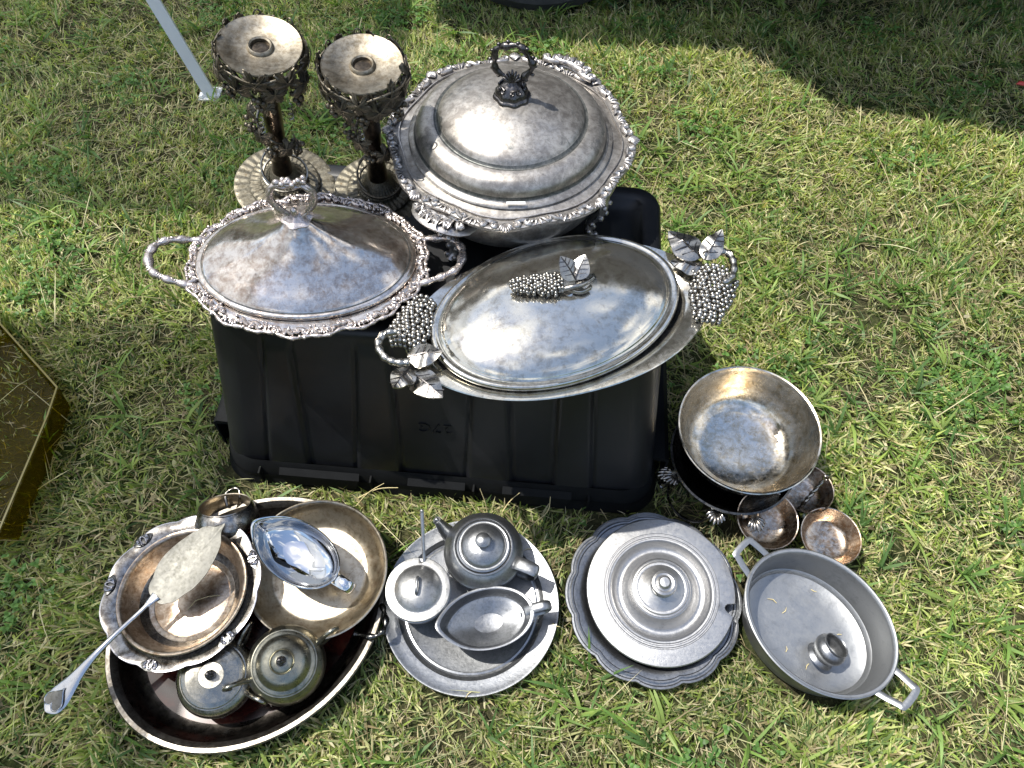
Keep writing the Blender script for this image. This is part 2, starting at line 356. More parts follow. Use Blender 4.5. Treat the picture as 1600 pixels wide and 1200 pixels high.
def make_grass():
    V = []; Fq = []; Ft = []; CO = []; base = 0
    def inside(x, y, pad, fs=None):
        k = np.zeros(len(x), bool)
        for f_ in (FOOT if fs is None else fs):
            if f_[0] == 'r': _, cx, cy, a, b, an = f_
            else: cx, cy, a, b, an = f_
            c, s = math.cos(an), math.sin(an); u = (x-cx)*c+(y-cy)*s; v = -(x-cx)*s+(y-cy)*c
            if f_[0] == 'r': k |= (np.abs(u) < a+pad) & (np.abs(v) < b+pad)
            else: k |= (u/(a+pad))**2+(v/(b+pad))**2 < 1
        return k
    def blades(x, y, z, az, lean, ln, wd, col, curl):
        nonlocal base
        n = len(x)
        d = np.stack([np.cos(az), np.sin(az)], 1); sd = np.stack([-d[:, 1], d[:, 0]], 1)
        tw = rng.normal(0, .5, n)
        pts = []
        px, pz = np.zeros(n), np.zeros(n); an = lean.copy(); cum = [(px.copy(), pz.copy())]
        for k in range(3):
            px = px+np.sin(an)*ln/3; pz = pz+np.cos(an)*ln/3; an = an+curl
            cum.append((px.copy(), np.maximum(pz, .002))); 
        wf = (.8, 1.0, .72)
        arr = np.zeros((n, 7, 3))
        for k in range(3):
            cx, cz = cum[k]; h = wd*wf[k]/2
            for s_, ii in ((-1, 0), (1, 1)):
                arr[:, 2*k+ii, 0] = x+d[:, 0]*cx+sd[:, 0]*h*s_*np.cos(tw)
                arr[:, 2*k+ii, 1] = y+d[:, 1]*cx+sd[:, 1]*h*s_*np.cos(tw)
                arr[:, 2*k+ii, 2] = z+cz+h*s_*np.sin(tw)
        cx, cz = cum[3]
        tipx, tipy = x+d[:, 0]*cx, y+d[:, 1]*cx
        ok = ~(inside(tipx, tipy, .0) | inside(x+d[:, 0]*cum[2][0], y+d[:, 1]*cum[2][0], .0)) | ((z+cz > .026) & ~inside(tipx, tipy, -.022) & ~inside(x, y, -.002) & ~inside(tipx, tipy, .0, TALL))
        arr[:, 6, 0] = x+d[:, 0]*cx; arr[:, 6, 1] = y+d[:, 1]*cx; arr[:, 6, 2] = z+cz
        arr = arr[ok]; col = col[ok]; n = len(arr)
        V.append(arr.reshape(-1, 3))
        i = base+np.arange(n)[:, None]*7
        Fq.append((i+np.array([[0, 1, 3, 2]]))); Fq.append((i+np.array([[2, 3, 5, 4]])))
        Ft.append((i+np.array([[4, 5, 6]])))
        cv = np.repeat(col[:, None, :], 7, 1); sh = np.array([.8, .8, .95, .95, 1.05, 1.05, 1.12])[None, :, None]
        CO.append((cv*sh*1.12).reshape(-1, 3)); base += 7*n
    G = np.array([[.12, .17, .03], [.18, .235, .045], [.25, .295, .07], [.30, .33, .10], [.34, .34, .14], [.07, .12, .033], [.14, .195, .06]])*[1.0, 1.0, 1.2]
    S = np.array([[.46, .40, .24], [.36, .30, .17], [.54, .49, .32], [.24, .19, .11], [.42, .41, .22]])
    def area(n_):
        y = rng.uniform(-.15, 2.6, n_*2); x = rng.uniform(-2.1, 2.1, n_*2)
        half = .95+.52*y
        k = np.abs(x) < half; return x[k][:n_], y[k][:n_]
    # short dense sward in tufts
    nt_ = 43000; tx, ty = area(nt_); nt_ = len(tx)
    dens = vnoise(tx, ty, 7, 3)*.6+vnoise(tx, ty, 21, 4)*.4
    keep = rng.random(nt_) < np.clip(dens*1.7-.05, .25, 1); tx, ty, dens = tx[keep], ty[keep], dens[keep]; nt_ = len(tx)
    per = rng.integers(5, 13, nt_); idx = np.repeat(np.arange(nt_), per); n_ = len(idx)
    x = tx[idx]+rng.normal(0, .007, n_); y = ty[idx]+rng.normal(0, .007, n_)
    taz = rng.uniform(0, 2*PI, nt_); flow = vnoise(tx, ty, 3, 9)*2*PI
    az = np.where(rng.random(n_) < .45, flow[idx]+rng.normal(0, .6, n_), taz[idx]+rng.normal(0, 1.3, n_))
    lean = np.clip(rng.normal(.85, .35, n_), .1, 1.45); 
    big = vnoise(tx, ty, 5, 12)[idx]
    ln = rng.uniform(.013, .036, n_)*(.65+.9*big); wd = rng.uniform(.0018, .0044, n_)*(.75+.6*big)
    tcol = rng.integers(0, 7, nt_); ci = np.where(rng.random(n_) < .6, tcol[idx], rng.integers(0, 7, n_))
    col = G[ci]*rng.uniform(.75, 1.3, (n_, 1))
    st = rng.random(n_) < np.clip(.18+.35*(1-dens[idx])*vnoise(x, y, 4, 21), 0, .6)
    col[st] = S[rng.integers(0, 5, st.sum())]*rng.uniform(.6, 1.15, (st.sum(), 1))
    br = vnoise(x, y, 2.2, 31)[:, None]; col = col*(.8+.5*br)
    k = ~inside(x, y, -.004)
    blades(x[k], y[k], np.zeros(k.sum()), az[k], lean[k], ln[k], wd[k], col[k], rng.uniform(-.1, .35, k.sum()))
    # thatch lying on the soil
    x, y = area(110000); n_ = len(x); th = vnoise(x, y, 6, 41); kk = rng.random(n_) < .35+.7*th; x, y = x[kk], y[kk]; n_ = len(x)
    k = ~inside(x, y, 0); x, y = x[k], y[k]; n_ = len(x)
    col = S[rng.integers(0, 5, n_)]*rng.uniform(.45, 1.1, (n_, 1)); gg = rng.random(n_) < .3
    col[gg] = G[rng.integers(0, 7, gg.sum())]
    blades(x, y, rng.uniform(.001, .014, n_), rng.uniform(0, 2*PI, n_), rng.uniform(1.25, 1.62, n_), rng.uniform(.012, .045, n_), rng.uniform(.0007, .0018, n_), col, rng.normal(0, .12, n_))
    # broad crabgrass blades growing in rosettes
    nt_ = 2600; tx, ty = area(nt_); nt_ = len(tx)
    kk = rng.random(nt_) < np.clip(vnoise(tx, ty, 4, 51)*1.6-.15, .06, 1); tx, ty = tx[kk], ty[kk]; nt_ = len(tx)
    per = rng.integers(3, 9, nt_); idx = np.repeat(np.arange(nt_), per); n_ = len(idx)
    x = tx[idx]+rng.normal(0, .004, n_); y = ty[idx]+rng.normal(0, .004, n_)
    k = ~inside(x, y, .012); x, y, idx = x[k], y[k], idx[k]; n_ = len(x)
    cb = np.array([[.09, .165, .035], [.13, .21, .05], [.18, .245, .065], [.065, .125, .034]])[rng.integers(0, 4, nt_)][idx]*rng.uniform(.8, 1.25, (n_, 1))
    blades(x, y, rng.uniform(.004, .014, n_), rng.uniform(0, 2*PI, n_), rng.uniform(.55, 1.3, n_), rng.uniform(.028, .078, n_), rng.uniform(.003, .0066, n_), cb, rng.uniform(.05, .38, n_))
    # patches of small round-leaved weeds and bits of dead leaf
    cx_, cy_ = area(70); wx = np.repeat(cx_, 60)+rng.normal(0, .045, len(cx_)*60); wy = np.repeat(cy_, 60)+rng.normal(0, .035, len(cx_)*60)
    k = ~inside(wx, wy, .01); wx, wy = wx[k], wy[k]; wx = np.repeat(wx, 3); wy = np.repeat(wy, 3); n_ = len(wx); zz_ = np.repeat(rng.uniform(.008, .026, n_//3), 3)
    a3_ = np.repeat(rng.uniform(0, 2*PI, n_//3), 3)+np.tile([0, 2.1, 4.2], n_//3)
    blades(wx, wy, zz_, a3_, np.full(n_, 1.25), rng.uniform(.006, .011, n_), rng.uniform(.005, .008, n_), np.array([.085, .17, .04])*rng.uniform(.7, 1.3, (n_, 1)), np.full(n_, .3))
    wx, wy = area(1500); k = ~inside(wx, wy, .01); wx, wy = wx[k], wy[k]; n_ = len(wx)
    blades(wx, wy, rng.uniform(.004, .02, n_), rng.uniform(0, 6.28, n_), rng.uniform(1.1, 1.7, n_), rng.uniform(.006, .018, n_), rng.uniform(.003, .009, n_), S[rng.integers(0, 5, n_)]*rng.uniform(.35, .8, (n_, 1)), rng.normal(0, .4, n_))
    # a few long pale runners
    x, y = area(1300); n_ = len(x); k = ~inside(x, y, .02); x, y = x[k], y[k]; n_ = len(x)
    blades(x, y, rng.uniform(.008, .025, n_), rng.uniform(0, 2*PI, n_), rng.uniform(.9, 1.45, n_), rng.uniform(.06, .13, n_), rng.uniform(.001, .0022, n_),
           S[rng.integers(0, 5, n_)]*rng.uniform(.7, 1.3, (n_, 1)), rng.uniform(.0, .25, n_))
    # coarse sward beyond the framed area, seen only from the side and in reflections
    x = rng.uniform(-5, 5, 60000); y = rng.uniform(-3, 6, 60000); k = (np.abs(x) > .95+.52*y) | (y < -.15) | (y > 2.6); x, y = x[k], y[k]; n_ = len(x)
    blades(x, y, np.zeros(n_), rng.uniform(0, 2*PI, n_), rng.uniform(.3, 1.2, n_), rng.uniform(.03, .07, n_), rng.uniform(.004, .009, n_),
           G[rng.integers(0, 7, n_)]*rng.uniform(.75, 1.3, (n_, 1)), rng.uniform(0, .3, n_))
    v = np.concatenate(V); fq = np.concatenate(Fq); ft = np.concatenate(Ft); co = np.concatenate(CO)
    me = bpy.data.meshes.new('grass'); me.vertices.add(len(v)); me.vertices.foreach_set('co', v.astype(np.float32).ravel())
    nl = len(fq)*4+len(ft)*3; me.loops.add(nl); me.loops.foreach_set('vertex_index', np.concatenate([fq.ravel(), ft.ravel()]).astype(np.int32))
    me.polygons.add(len(fq)+len(ft))
    me.polygons.foreach_set('loop_start', np.concatenate([np.arange(len(fq))*4, len(fq)*4+np.arange(len(ft))*3]).astype(np.int32))
    me.polygons.foreach_set('use_smooth', np.ones(len(fq)+len(ft), bool))
    me.update(calc_edges=True)
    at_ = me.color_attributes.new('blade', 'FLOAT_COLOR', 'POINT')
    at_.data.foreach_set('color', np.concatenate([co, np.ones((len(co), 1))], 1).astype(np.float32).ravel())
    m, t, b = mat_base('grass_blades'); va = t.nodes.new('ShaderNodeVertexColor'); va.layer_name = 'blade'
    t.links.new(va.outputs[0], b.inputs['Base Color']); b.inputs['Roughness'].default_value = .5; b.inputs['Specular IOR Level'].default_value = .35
    tr = t.nodes.new('ShaderNodeBsdfTranslucent'); g2 = mixc(t, 1.0, va.outputs[0], (1.6, 1.7, .8), 'MULTIPLY'); t.links.new(g2, tr.inputs[0])
    ms = t.nodes.new('ShaderNodeMixShader'); ms.inputs[0].default_value = .42
    t.links.new(b.outputs[0], ms.inputs[1]); t.links.new(tr.outputs[0], ms.inputs[2]); t.links.new(ms.outputs[0], t.nodes['Material Output'].inputs[0])
    me.materials.append(m)
    o = bpy.data.objects.new('grass', me); C.objects.link(o); o['kind'] = 'stuff'
    tag(o, 'short patchy green lawn grass mixed with dry straw thatch', 'grass')
    return o

# far woodland seen only as the dark horizon in the reflections
def woodland():
    b_ = MB(); n = 140
    V = []; Fc = []
    for ring in range(3):
        for j in range(n*3):
            an = 2*PI*(j+random.random())/(n*3); rr = 44+ring*5+random.uniform(-2, 2); hh = random.uniform(3, 5.2)
            zc = random.uniform(2, 8.5); cx, cy = rr*math.cos(an), rr*math.sin(an)
            b_.ball((cx, cy, zc), hh*.62, 7, 5, sc3=(1, 1, random.uniform(.7, 1.1)))
    o = b_.build('woodland', simple('woodland_leaves', (.06, .09, .035), .9, 0, .6, 1.2), kind='stuff', smooth=False)
    tag(o, 'dark wooded edge far around the field', 'woods')
woodland()

# ------------------------------------------------------------------ ornament pieces (frame x tangent, y outward, z up)
def frame(p, t, o):
    t = Vector(t).normalized(); z = Vector((0, 0, 1)); o = Vector(o); o = (o-t*o.dot(t)).normalized(); z = t.cross(o)
    if z.z < 0: z = -z
    mtx = Matrix((t, o, z)).transposed().to_4x4(); mtx.translation = Vector(p); return mtx
def cscroll(mb, s, mtx, flip=1, sides=6, thick=.13, turns=1.25):
    pts = []; rad = []
    for k in range(22):
        t_ = k/21; 
        if t_ < .5: a = (1-t_*2)*turns*2*PI; r = s*(.12+.26*(t_*2)); cx = -s*.42
        pts_a = None
    P = []
    for k in range(12):
        q = k/11; a = (1-q)*turns*2*PI; r = s*(.06+.24*q); P.append((-s*.5+r*math.sin(a), -r*math.cos(a)+s*.0, s*.10))
    e = P[-1]
    Q = [(-x, y, z) for x, y, z in P][::-1]
    mid = [(-s*.25, -s*.32, s*.12), (0, -s*.36, s*.15), (s*.25, -s*.32, s*.12)]
    path = [(x*flip, y, z) for x, y, z in P+mid+Q]
    n = len(path); rad = [s*thick*(.55+.75*math.sin(PI*(i/(n-1)))) for i in range(n)]
    mb.tube(path, rad, sides, mat=mtx)
    for sx in (-1, 1): mb.ball((sx*s*.5, 0, s*.1), s*.13, 6, 5, mat=mtx)
def sscroll(mb, s, mtx, flip=1, thick=.12, sides=6):
    P = []
    for k in range(10):
        q = k/9; a = (1-q)*1.2*2*PI; r = s*(.06+.22*q); P.append((-s*.55+r*math.sin(a), s*.05-r*math.cos(a), s*.1))
    Q = [(-x, -y, z) for x, y, z in P][::-1]
    path = [(x, y*flip, z) for x, y, z in P+[(-s*.2, -s*.18, s*.14), (0, 0, s*.16), (s*.2, s*.18, s*.14)]+Q]
    n = len(path); mb.tube(path, [s*thick*(.5+.8*math.sin(PI*i/(n-1))) for i in range(n)], sides, mat=mtx)
def shell(mb, s, mtx, ribs=7, spread=1.9):
    for k in range(ribs):
        a = (k/(ribs-1)-.5)*spread; l = s*(1-.22*abs(k/(ribs-1)-.5)*2)
        d = (math.sin(a), math.cos(a))
        path = [(d[0]*l*q, -s*.3+d[1]*l*q*1.05, s*.08+s*.16*math.sin(PI*q*.9)) for q in (.08, .3, .55, .8, 1.0)]
        mb.tube(path, [s*.035, s*.07, s*.1, s*.125, s*.07], 6, mat=mtx)
def acanthus(mb, s, mtx, flip=1):
    for k in range(4):
        a = flip*(-.9+.5*k); l = s*(.55+.12*k)
        path = [(math.sin(a)*l*q-flip*s*.3+flip*s*.18*k, -s*.25+math.cos(a)*l*q, s*.1+s*.1*math.sin(PI*q)) for q in (0, .35, .7, 1)]
        mb.tube(path, [(s*.05, s*.05), (s*.13, s*.08), (s*.11, s*.07), (s*.02, s*.02)], 6, mat=mtx)
def on_curve(fn, u, e=1e-3):
    p = Vector(fn(u)); q = Vector(fn(u+e)); t_ = (q-p).normalized(); return p, t_, Vector((t_.y, -t_.x, 0))
def grape_leaf_outline(s, lobes=5, serr=.06):
    pts = []
    n = 60
    for k in range(n):
        a = -PI/2+2*PI*k/n; q = abs(((k/n)*lobes) % 1-.5)*2
        r = s*(.55+.45*(1-q)**.8 if True else 1)
        if k < 3 or k > n-3: r = s*.22
        r *= 1+serr*(1 if k % 2 else -1)
        pts.append((r*math.cos(a), r*math.sin(a)+s*.25))
    return pts
def oval_leaf(mb, L_, W, mtx, cup=.18, fold=.12, th=.0016, n=18, wav=.0):
    """ovate leaf from the origin along +y with a raised midrib and side veins"""
    pts = []
    for k in range(n):
        q = k/(n-1); w_ = W/2*math.sin(PI*min(1, q**.8))**.8*(1-.25*q); pts.append((w_, q*L_))
    pts = pts+[(-x, y) for x, y in pts[::-1][1:-1]]
    zf = lambda x, y, k: cup*L_*math.sin(PI*y/L_)*.6-fold*abs(x)+wav*math.sin(y/L_*14+x*90)
    mb.slab(pts, th, mtx and 0, mat=mtx, ctr=(0, L_*.45), rings=4, zf=zf)
    zz = lambda x, y: zf(x, y, 0)+th*.7
    mb.tube([(0, q*L_, zz(0, q*L_)) for q in (0, .25, .5, .75, .97)], [th*.8, th*.7, th*.6, th*.5, th*.3], 5, mi=1, mat=mtx)
    for q in (.22, .4, .58, .74):
        for sx in (-1, 1):
            w_ = W/2*math.sin(PI*q**.8)**.8*(1-.25*q)*.8
            mb.tube([(sx*w_*k, (q+.13*k)*L_, zz(w_*k, (q+.13*k)*L_)) for k in (0, .5, 1)], [th*.55, th*.45, th*.3], 4, mi=1, mat=mtx)
def grape_bunch(mb, L_, W, r, mtx, taper=.75, hgt=None, seg=8, ring=6):
    """bunch along +y, widest near the origin"""
    hgt = hgt or W*.42
    y = 0; row = 0
    while y < L_:
        q = y/L_; wd = W/2*(1-taper*q**1.6)*min(1, .6+q*3)*(1-.35*max(0, q-.85)/.15); k = -wd; off = (row % 2)*r*.95
        x = -wd+off
        while x <= wd+1e-6:
            zz = hgt*math.sqrt(max(0, 1-(x/(wd+r))**2))*(1-.45*q)
            for zz2 in ((zz,) if zz < r*1.6 else (zz, zz*.35)):
                mb.ball((x+random.uniform(-.4, .4)*r, y+random.uniform(-.4, .4)*r, zz2+random.uniform(-.3, .3)*r), r*random.uniform(.85, 1.15), seg, ring, mat=mtx)
            x += r*1.85
        y += r*1.6; row += 1

# ------------------------------------------------------------------ storage tote (upside down)
def oval(a, b): return lambda t, o, z, i: ((a+o)*math.cos(t), max(b+o, 1e-4)*math.sin(t), z)
def sstep(x): x = max(0, min(1, x)); return x*x*(3-2*x)
def rrect(hx, hy, r, nf=260, ns=40, nb=60, nc=9):
    """counter-clockwise from the front left corner; returns (x, y, nx, ny, side, u)"""
    out = []
    for k in range(nf): u = k/nf; out.append((-hx+r+(2*hx-2*r)*u, -hy, 0, -1, 'f', u))
    def corner(cx, cy, a0):
        for k in range(nc):
            a = a0+(k/nc)*PI/2; out.append((cx+r*math.cos(a), cy+r*math.sin(a), math.cos(a), math.sin(a), 'c', 0))
    corner(hx-r, -hy+r, -PI/2)
    for k in range(ns): u = k/ns; out.append((hx, -hy+r+(2*hy-2*r)*u, 1, 0, 's', u))
    corner(hx-r, hy-r, 0)
    for k in range(nb): u = k/nb; out.append((hx-r-(2*hx-2*r)*u, hy, 0, 1, 'b', u))
    corner(-hx+r, hy-r, PI/2)
    for k in range(ns): u = k/ns; out.append((-hx, hy-r-(2*hy-2*r)*u, -1, 0, 's', u))
    corner(-hx+r, -hy+r, PI)
    return out
TX, TY, TR = -.112, .790, math.radians(-2.6)
tote = thing('storage_tote', 'black plastic storage tote turned upside down as a display table', 'storage tote', (TX, TY, .0), (0, 0, TR))
TZ = .365; THX, THY = .336, .168; BHX, BHY = .376, .249
G_ = [(.075, .05), (.14, .165), (.31, .286), (.39, .408), (.605, .576), (.69, .70), (.82, .805), (.905, .91)]
b_ = MB(); V = []; layers = 30
def body_ring(q, z, inset=0.0, rib=True):
    hx = BHX+(THX-BHX)*q-inset; hy = BHY+(THY-BHY)*q-inset
    for x, y, nx, ny, sd, u in rrect(hx, hy, max(.045-inset, .012)):
        d = 0
        if rib and sd in 'fb':
            uu = u if sd == 'f' else 1-u
            for k, (gt, gb) in enumerate(G_):
                c = gb+(gt-gb)*q; w_ = .006
                stp = sstep((uu-c)/.012+.5); d += (1 if k % 2 == 0 else -1)*stp*.0048
                d -= .004*math.exp(-((uu-c)/w_)**2)
            fade = sstep((q+.02)/.1)*sstep((.93-q)/.04); d *= fade
        if rib and sd == 's':
            d += -.007*(sstep((u-.2)/.04)-sstep((u-.76)/.04))*sstep(q/.1)*sstep((.9-q)/.05)
        V.append((x+nx*d, y+ny*d, z))
for k in range(layers): q = k/(layers-1)*.955; body_ring(q, .03+q*(TZ-.03))
for a in (20, 45, 70, 90): r_ = .012; body_ring(.955, TZ-.0151+r_*math.sin(math.radians(a))*1.25, r_*(1-math.cos(math.radians(a))), False)
# pressed panel on the upturned bottom
for ins, zz in ((.03, 0), (.034, -.002), (.038, -.006), (.075, -.0062), (.079, -.003), (.083, -.0025)): body_ring(.955, TZ+zz-.0001, ins, False)
npr = len(rrect(1, 1, .1)); nl_ = len(V)//npr
Fc = []
for k in range(nl_-1):
    for j in range(npr):
        a = k*npr+j; c = k*npr+(j+1) % npr; Fc.append((a, c, c+npr, a+npr))
Fc.append(tuple((nl_-1)*npr+j for j in range(npr)))
b_.add(V, Fc); b_.build('body', M['tote'], tote, ang=50)
b_ = MB(); V = []
def ring2(hx, hy, z, r=.06, side_up=0):
    for x, y, nx, ny, sd, u in rrect(hx, hy, r, 60, 30, 60, 9):
        V.append((x, y, z))
ring2(BHX-.003, BHY-.003, .062); ring2(BHX+.002, BHY+.002, .052); ring2(BHX+.006, BHY+.007, .030); ring2(BHX+.009, BHY+.0115, .014)
ring2(BHX+.012, BHY+.015, .004); ring2(BHX+.009, BHY+.012, .004); ring2(BHX+.006, BHY+.009, .03)
npr2 = len(rrect(1, 1, .1, 60, 30, 60, 9)); nl_ = len(V)//npr2
Fc = [(k*npr2+j, k*npr2+(j+1) % npr2, (k+1)*npr2+(j+1) % npr2, (k+1)*npr2+j) for k in range(nl_-1) for j in range(npr2)]
b_.add(V, Fc); b_.build('rim_flange', M['tote_rim'], tote, ang=30)
for sx in (-1, 1):            # handle ledges at the two ends
    b_ = MB(); x0 = BHX-.02; x1 = BHX+.020
    pr = [(x0, .095), (x1-.008, .098), (x1, .09), (x1+.004, .006), (x1+.001, .006), (x1-.004, .085), (x0, .09)]
    V = []; ys = (-.17, -.165, -.06, .06, .165, .17)
    for y in ys:
        for x, z in pr: V.append((sx*x, y*1.15, z))
    n_ = len(pr); Fc = [(i*n_+j, i*n_+(j+1) % n_, (i+1)*n_+(j+1) % n_, (i+1)*n_+j) for i in range(len(ys)-1) for j in range(n_)]
    Fc += [tuple(range(n_)), tuple((len(ys)-1)*n_+j for j in range(n_))]
    b_.add(V, Fc); b_.build('handle_ledge', M['tote_rim'], tote, ang=30)
for px_, wd in ((-.205, .07), (.175, .06), (.0, .05)):      # latch pads along the front rim
    b_ = MB(); y = -BHY-.011
    V = [(px_-wd, y-.003, .044), (px_+wd, y-.003, .044), (px_+wd-.01, y-.006, .016), (px_-wd+.01, y-.006, .016),
         (px_-wd, y+.008, .052), (px_+wd, y+.008, .052), (px_+wd-.006, y+.004, .006), (px_-wd+.006, y+.004, .006)]
    b_.add(V, [(0, 1, 2, 3), (4, 5, 1, 0), (3, 2, 6, 7), (0, 3, 7, 4), (1, 5, 6, 2)]); b_.build('latch_pad', M['tote_rim'], tote, ang=20)
# vertical webs of the rim
for x in (-.31, -.115, .065, .265):
    b_ = MB(); b_.box((x, -BHY-.007, .026), (.003, .018, .044)); b_.build('rim_web', M['tote_rim'], tote, smooth=False)
# moulded capacity mark, upside down on the front
fc = bpy.data.curves.new('mark', 'FONT'); fc.body = '27G'; fc.size = .030; fc.extrude = .0012; fc.align_x = 'CENTER'; fc.space_character = 1.15
fo = bpy.data.objects.new('tmp_text', fc); C.objects.link(fo); bpy.context.view_layer.update()
me = bpy.data.meshes.new_from_object(fo); me.name = 'moulded_mark'; bpy.data.objects.remove(fo); me.materials.clear(); me.materials.append(M['tote'])
def tote_front(u, z):
    q = (z-.03)/(TZ-.03); hx = BHX+(THX-BHX)*q-.045; hy = BHY+(THY-BHY)*q
    return Vector((-hx+2*hx*u, -hy-.0012, z))
mk = bpy.data.objects.new('moulded_mark', me); C.objects.link(mk); mk.parent = tote
mk.location = tote_front(.5, .185)+Vector((0, .0, 0)); mk.rotation_euler = (PI/2-math.atan((BHY-THY)/(TZ-.03)), PI, 0)
mk.rotation_euler = (Matrix.Rotation(-math.atan((BHY-THY)/(TZ-.03)), 3, 'X') @ Matrix.Rotation(PI/2, 3, 'X') @ Matrix.Rotation(PI, 3, 'Z')).to_euler()
FOOT.append(('r', TX, TY, BHX+.01, BHY+.012, TR)); TALL.append(FOOT[-1])

# ------------------------------------------------------------------ large round chafing dish
cd = put('chafing_dish', 'large round tarnished silver chafing dish with domed lid and ring finial', 'chafing dish', 798, 208, .500, .135, (0, 0), 0)
b_ = MB(); pr = sp([(.02, .012), (.09, .014), (.128, .030), (.148, .058), (.153, .088), (.147, .112), (.138, .122)], 4)
b_.lathe(pr+[(.131, .127), (.144, .1), (.13, .05), (.0, .03)], 96); b_.build('pan', M['chafer'], cd)
lob = lambda t, k=.009: k*abs(math.cos(4*t+.35))**1.4
fl = lambda t, r, z, i: ((r+(lob(t) if r > .158 else 0))*math.cos(t), (r+(lob(t) if r > .158 else 0))*math.sin(t), z)
b_ = MB(); b_.lathe([(.126, .118), (.135, .122), (.15, .123), (.164, .121), (.1745, .122), (.178, .127), (.1745, .131), (.164, .128), (.156, .129), (.15, .131), (.135, .131), (.126, .127)], 160, fl, caps=(False, False))
b_.build('flange', M['chafer'], cd)
b_ = MB(); rf = lambda u: ((.1705+lob(u))*math.cos(u), (.1705+lob(u))*math.sin(u), .129)
u = 0; k = 0
for k in range(48):
    u = k*2*PI/48; p, t_, o_ = on_curve(rf, u); fm = frame(p, t_, o_)
    j = k % 6
    if j == 0: shell(b_, .017, fm, 7, 1.5)
    elif j in (1, 5): cscroll(b_, .0175, fm, 1 if j == 1 else -1, thick=.17)
    elif j in (2, 4): acanthus(b_, .0165, fm, 1 if j == 2 else -1)
    else: sscroll(b_, .0155, fm, thick=.17)
b_.tube([((.1745+lob(t_))*math.cos(t_), (.1745+lob(t_))*math.sin(t_), .1275) for t_ in np.linspace(0, 2*PI, 200, endpoint=False)], .0036, 6, closed=True)
b_.tube([((.1605+lob(t_)*.6)*math.cos(t_), (.1605+lob(t_)*.6)*math.sin(t_), .1305) for t_ in np.linspace(0, 2*PI, 200, endpoint=False)], .0013, 5, closed=True)
b_.build('scroll_border', M['chafer_rim'], cd, ang=60)
ld = MB()
pr = [(.150, .129), (.1535, .1305), (.1545, .134), (.1525, .1365), (.148, .1375), (.1455, .139), (.144, .1425)]+sp([(.1435, .1445), (.140, .154), (.132, .162), (.122, .166), (.114, .167)], 5)+\
     [(.1115, .1662), (.110, .1668), (.1085, .169)]+sp([(.1075, .170), (.101, .177), (.085, .186), (.062, .194), (.04, .199), (.02, .201), (0, .2015)], 5)
pr = [(r*.975 if r > .12 else r*.98, z) for r, z in pr]
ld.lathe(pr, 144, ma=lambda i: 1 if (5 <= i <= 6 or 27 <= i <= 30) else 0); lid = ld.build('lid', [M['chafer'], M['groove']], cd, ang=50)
b_ = MB(); FZ = b_; b_.lathe(sp([(.026, .2155), (.0255, .219), (.0235, .221)], 2)+sp([(.0225, .2215), (.021, .228), (.014, .236), (.008, .241), (.0055, .244), (0, .2445)], 4), 40,
   lambda t, r, z, i: (r*(1+.05*math.sin(8*t))*math.cos(t), r*(1+.05*math.sin(8*t))*math.sin(t), z))
for k in range(5):
    a = k*2*PI/5; fm = Matrix.Translation((math.cos(a)*.0165, math.sin(a)*.0165, .232)) @ Matrix.Rotation(a-PI/2, 4, 'Z') @ Matrix.Rotation(math.radians(-50), 4, 'X')
    cscroll(b_, .011, fm, thick=.14)
rc = Vector((0, 0, .270)); ra = math.radians(-12)
path = []; rad = []
for k in range(56):
    a = 2*PI*k/56; rr = .0262*(1+.06*math.cos(5*a)); path.append((rc.x+rr*math.cos(a)*math.cos(ra), rc.y+rr*math.cos(a)*math.sin(ra), rc.z+rr*math.sin(a)))
    rad.append(.0043*(1+.28*math.sin(7*a+.6)+.12*math.sin(13*a)))
b_.tube(path, rad, 8, closed=True)
for k in range(14):
    a = 2*PI*k/14; b_.ball((rc.x+.031*math.cos(a)*math.cos(ra), rc.y+.031*math.cos(a)*math.sin(ra), rc.z+.031*math.sin(a)), .0027, 7, 5, sc3=(1.2, 1, .8))
shell(b_, .018, Matrix.Translation((0, -.004, .247)) @ Matrix.Rotation(math.radians(70), 4, 'X'), 7, 2.0)
for arr_ in FZ.v: arr_[:, 2] -= .0155
b_.build('ring_finial', M['finial'], lid, ang=60)
b_ = MB(); b_.box((0, 0, 0), (.026, .0012, .0035)); st_ = b_.build('white_strip', M['strip'], lid, smooth=False); st_.location = (.0125, -.1465, .1425); st_.rotation_euler = (math.radians(-38), 0, math.radians(4))  # thin white strip at the front edge of the lid
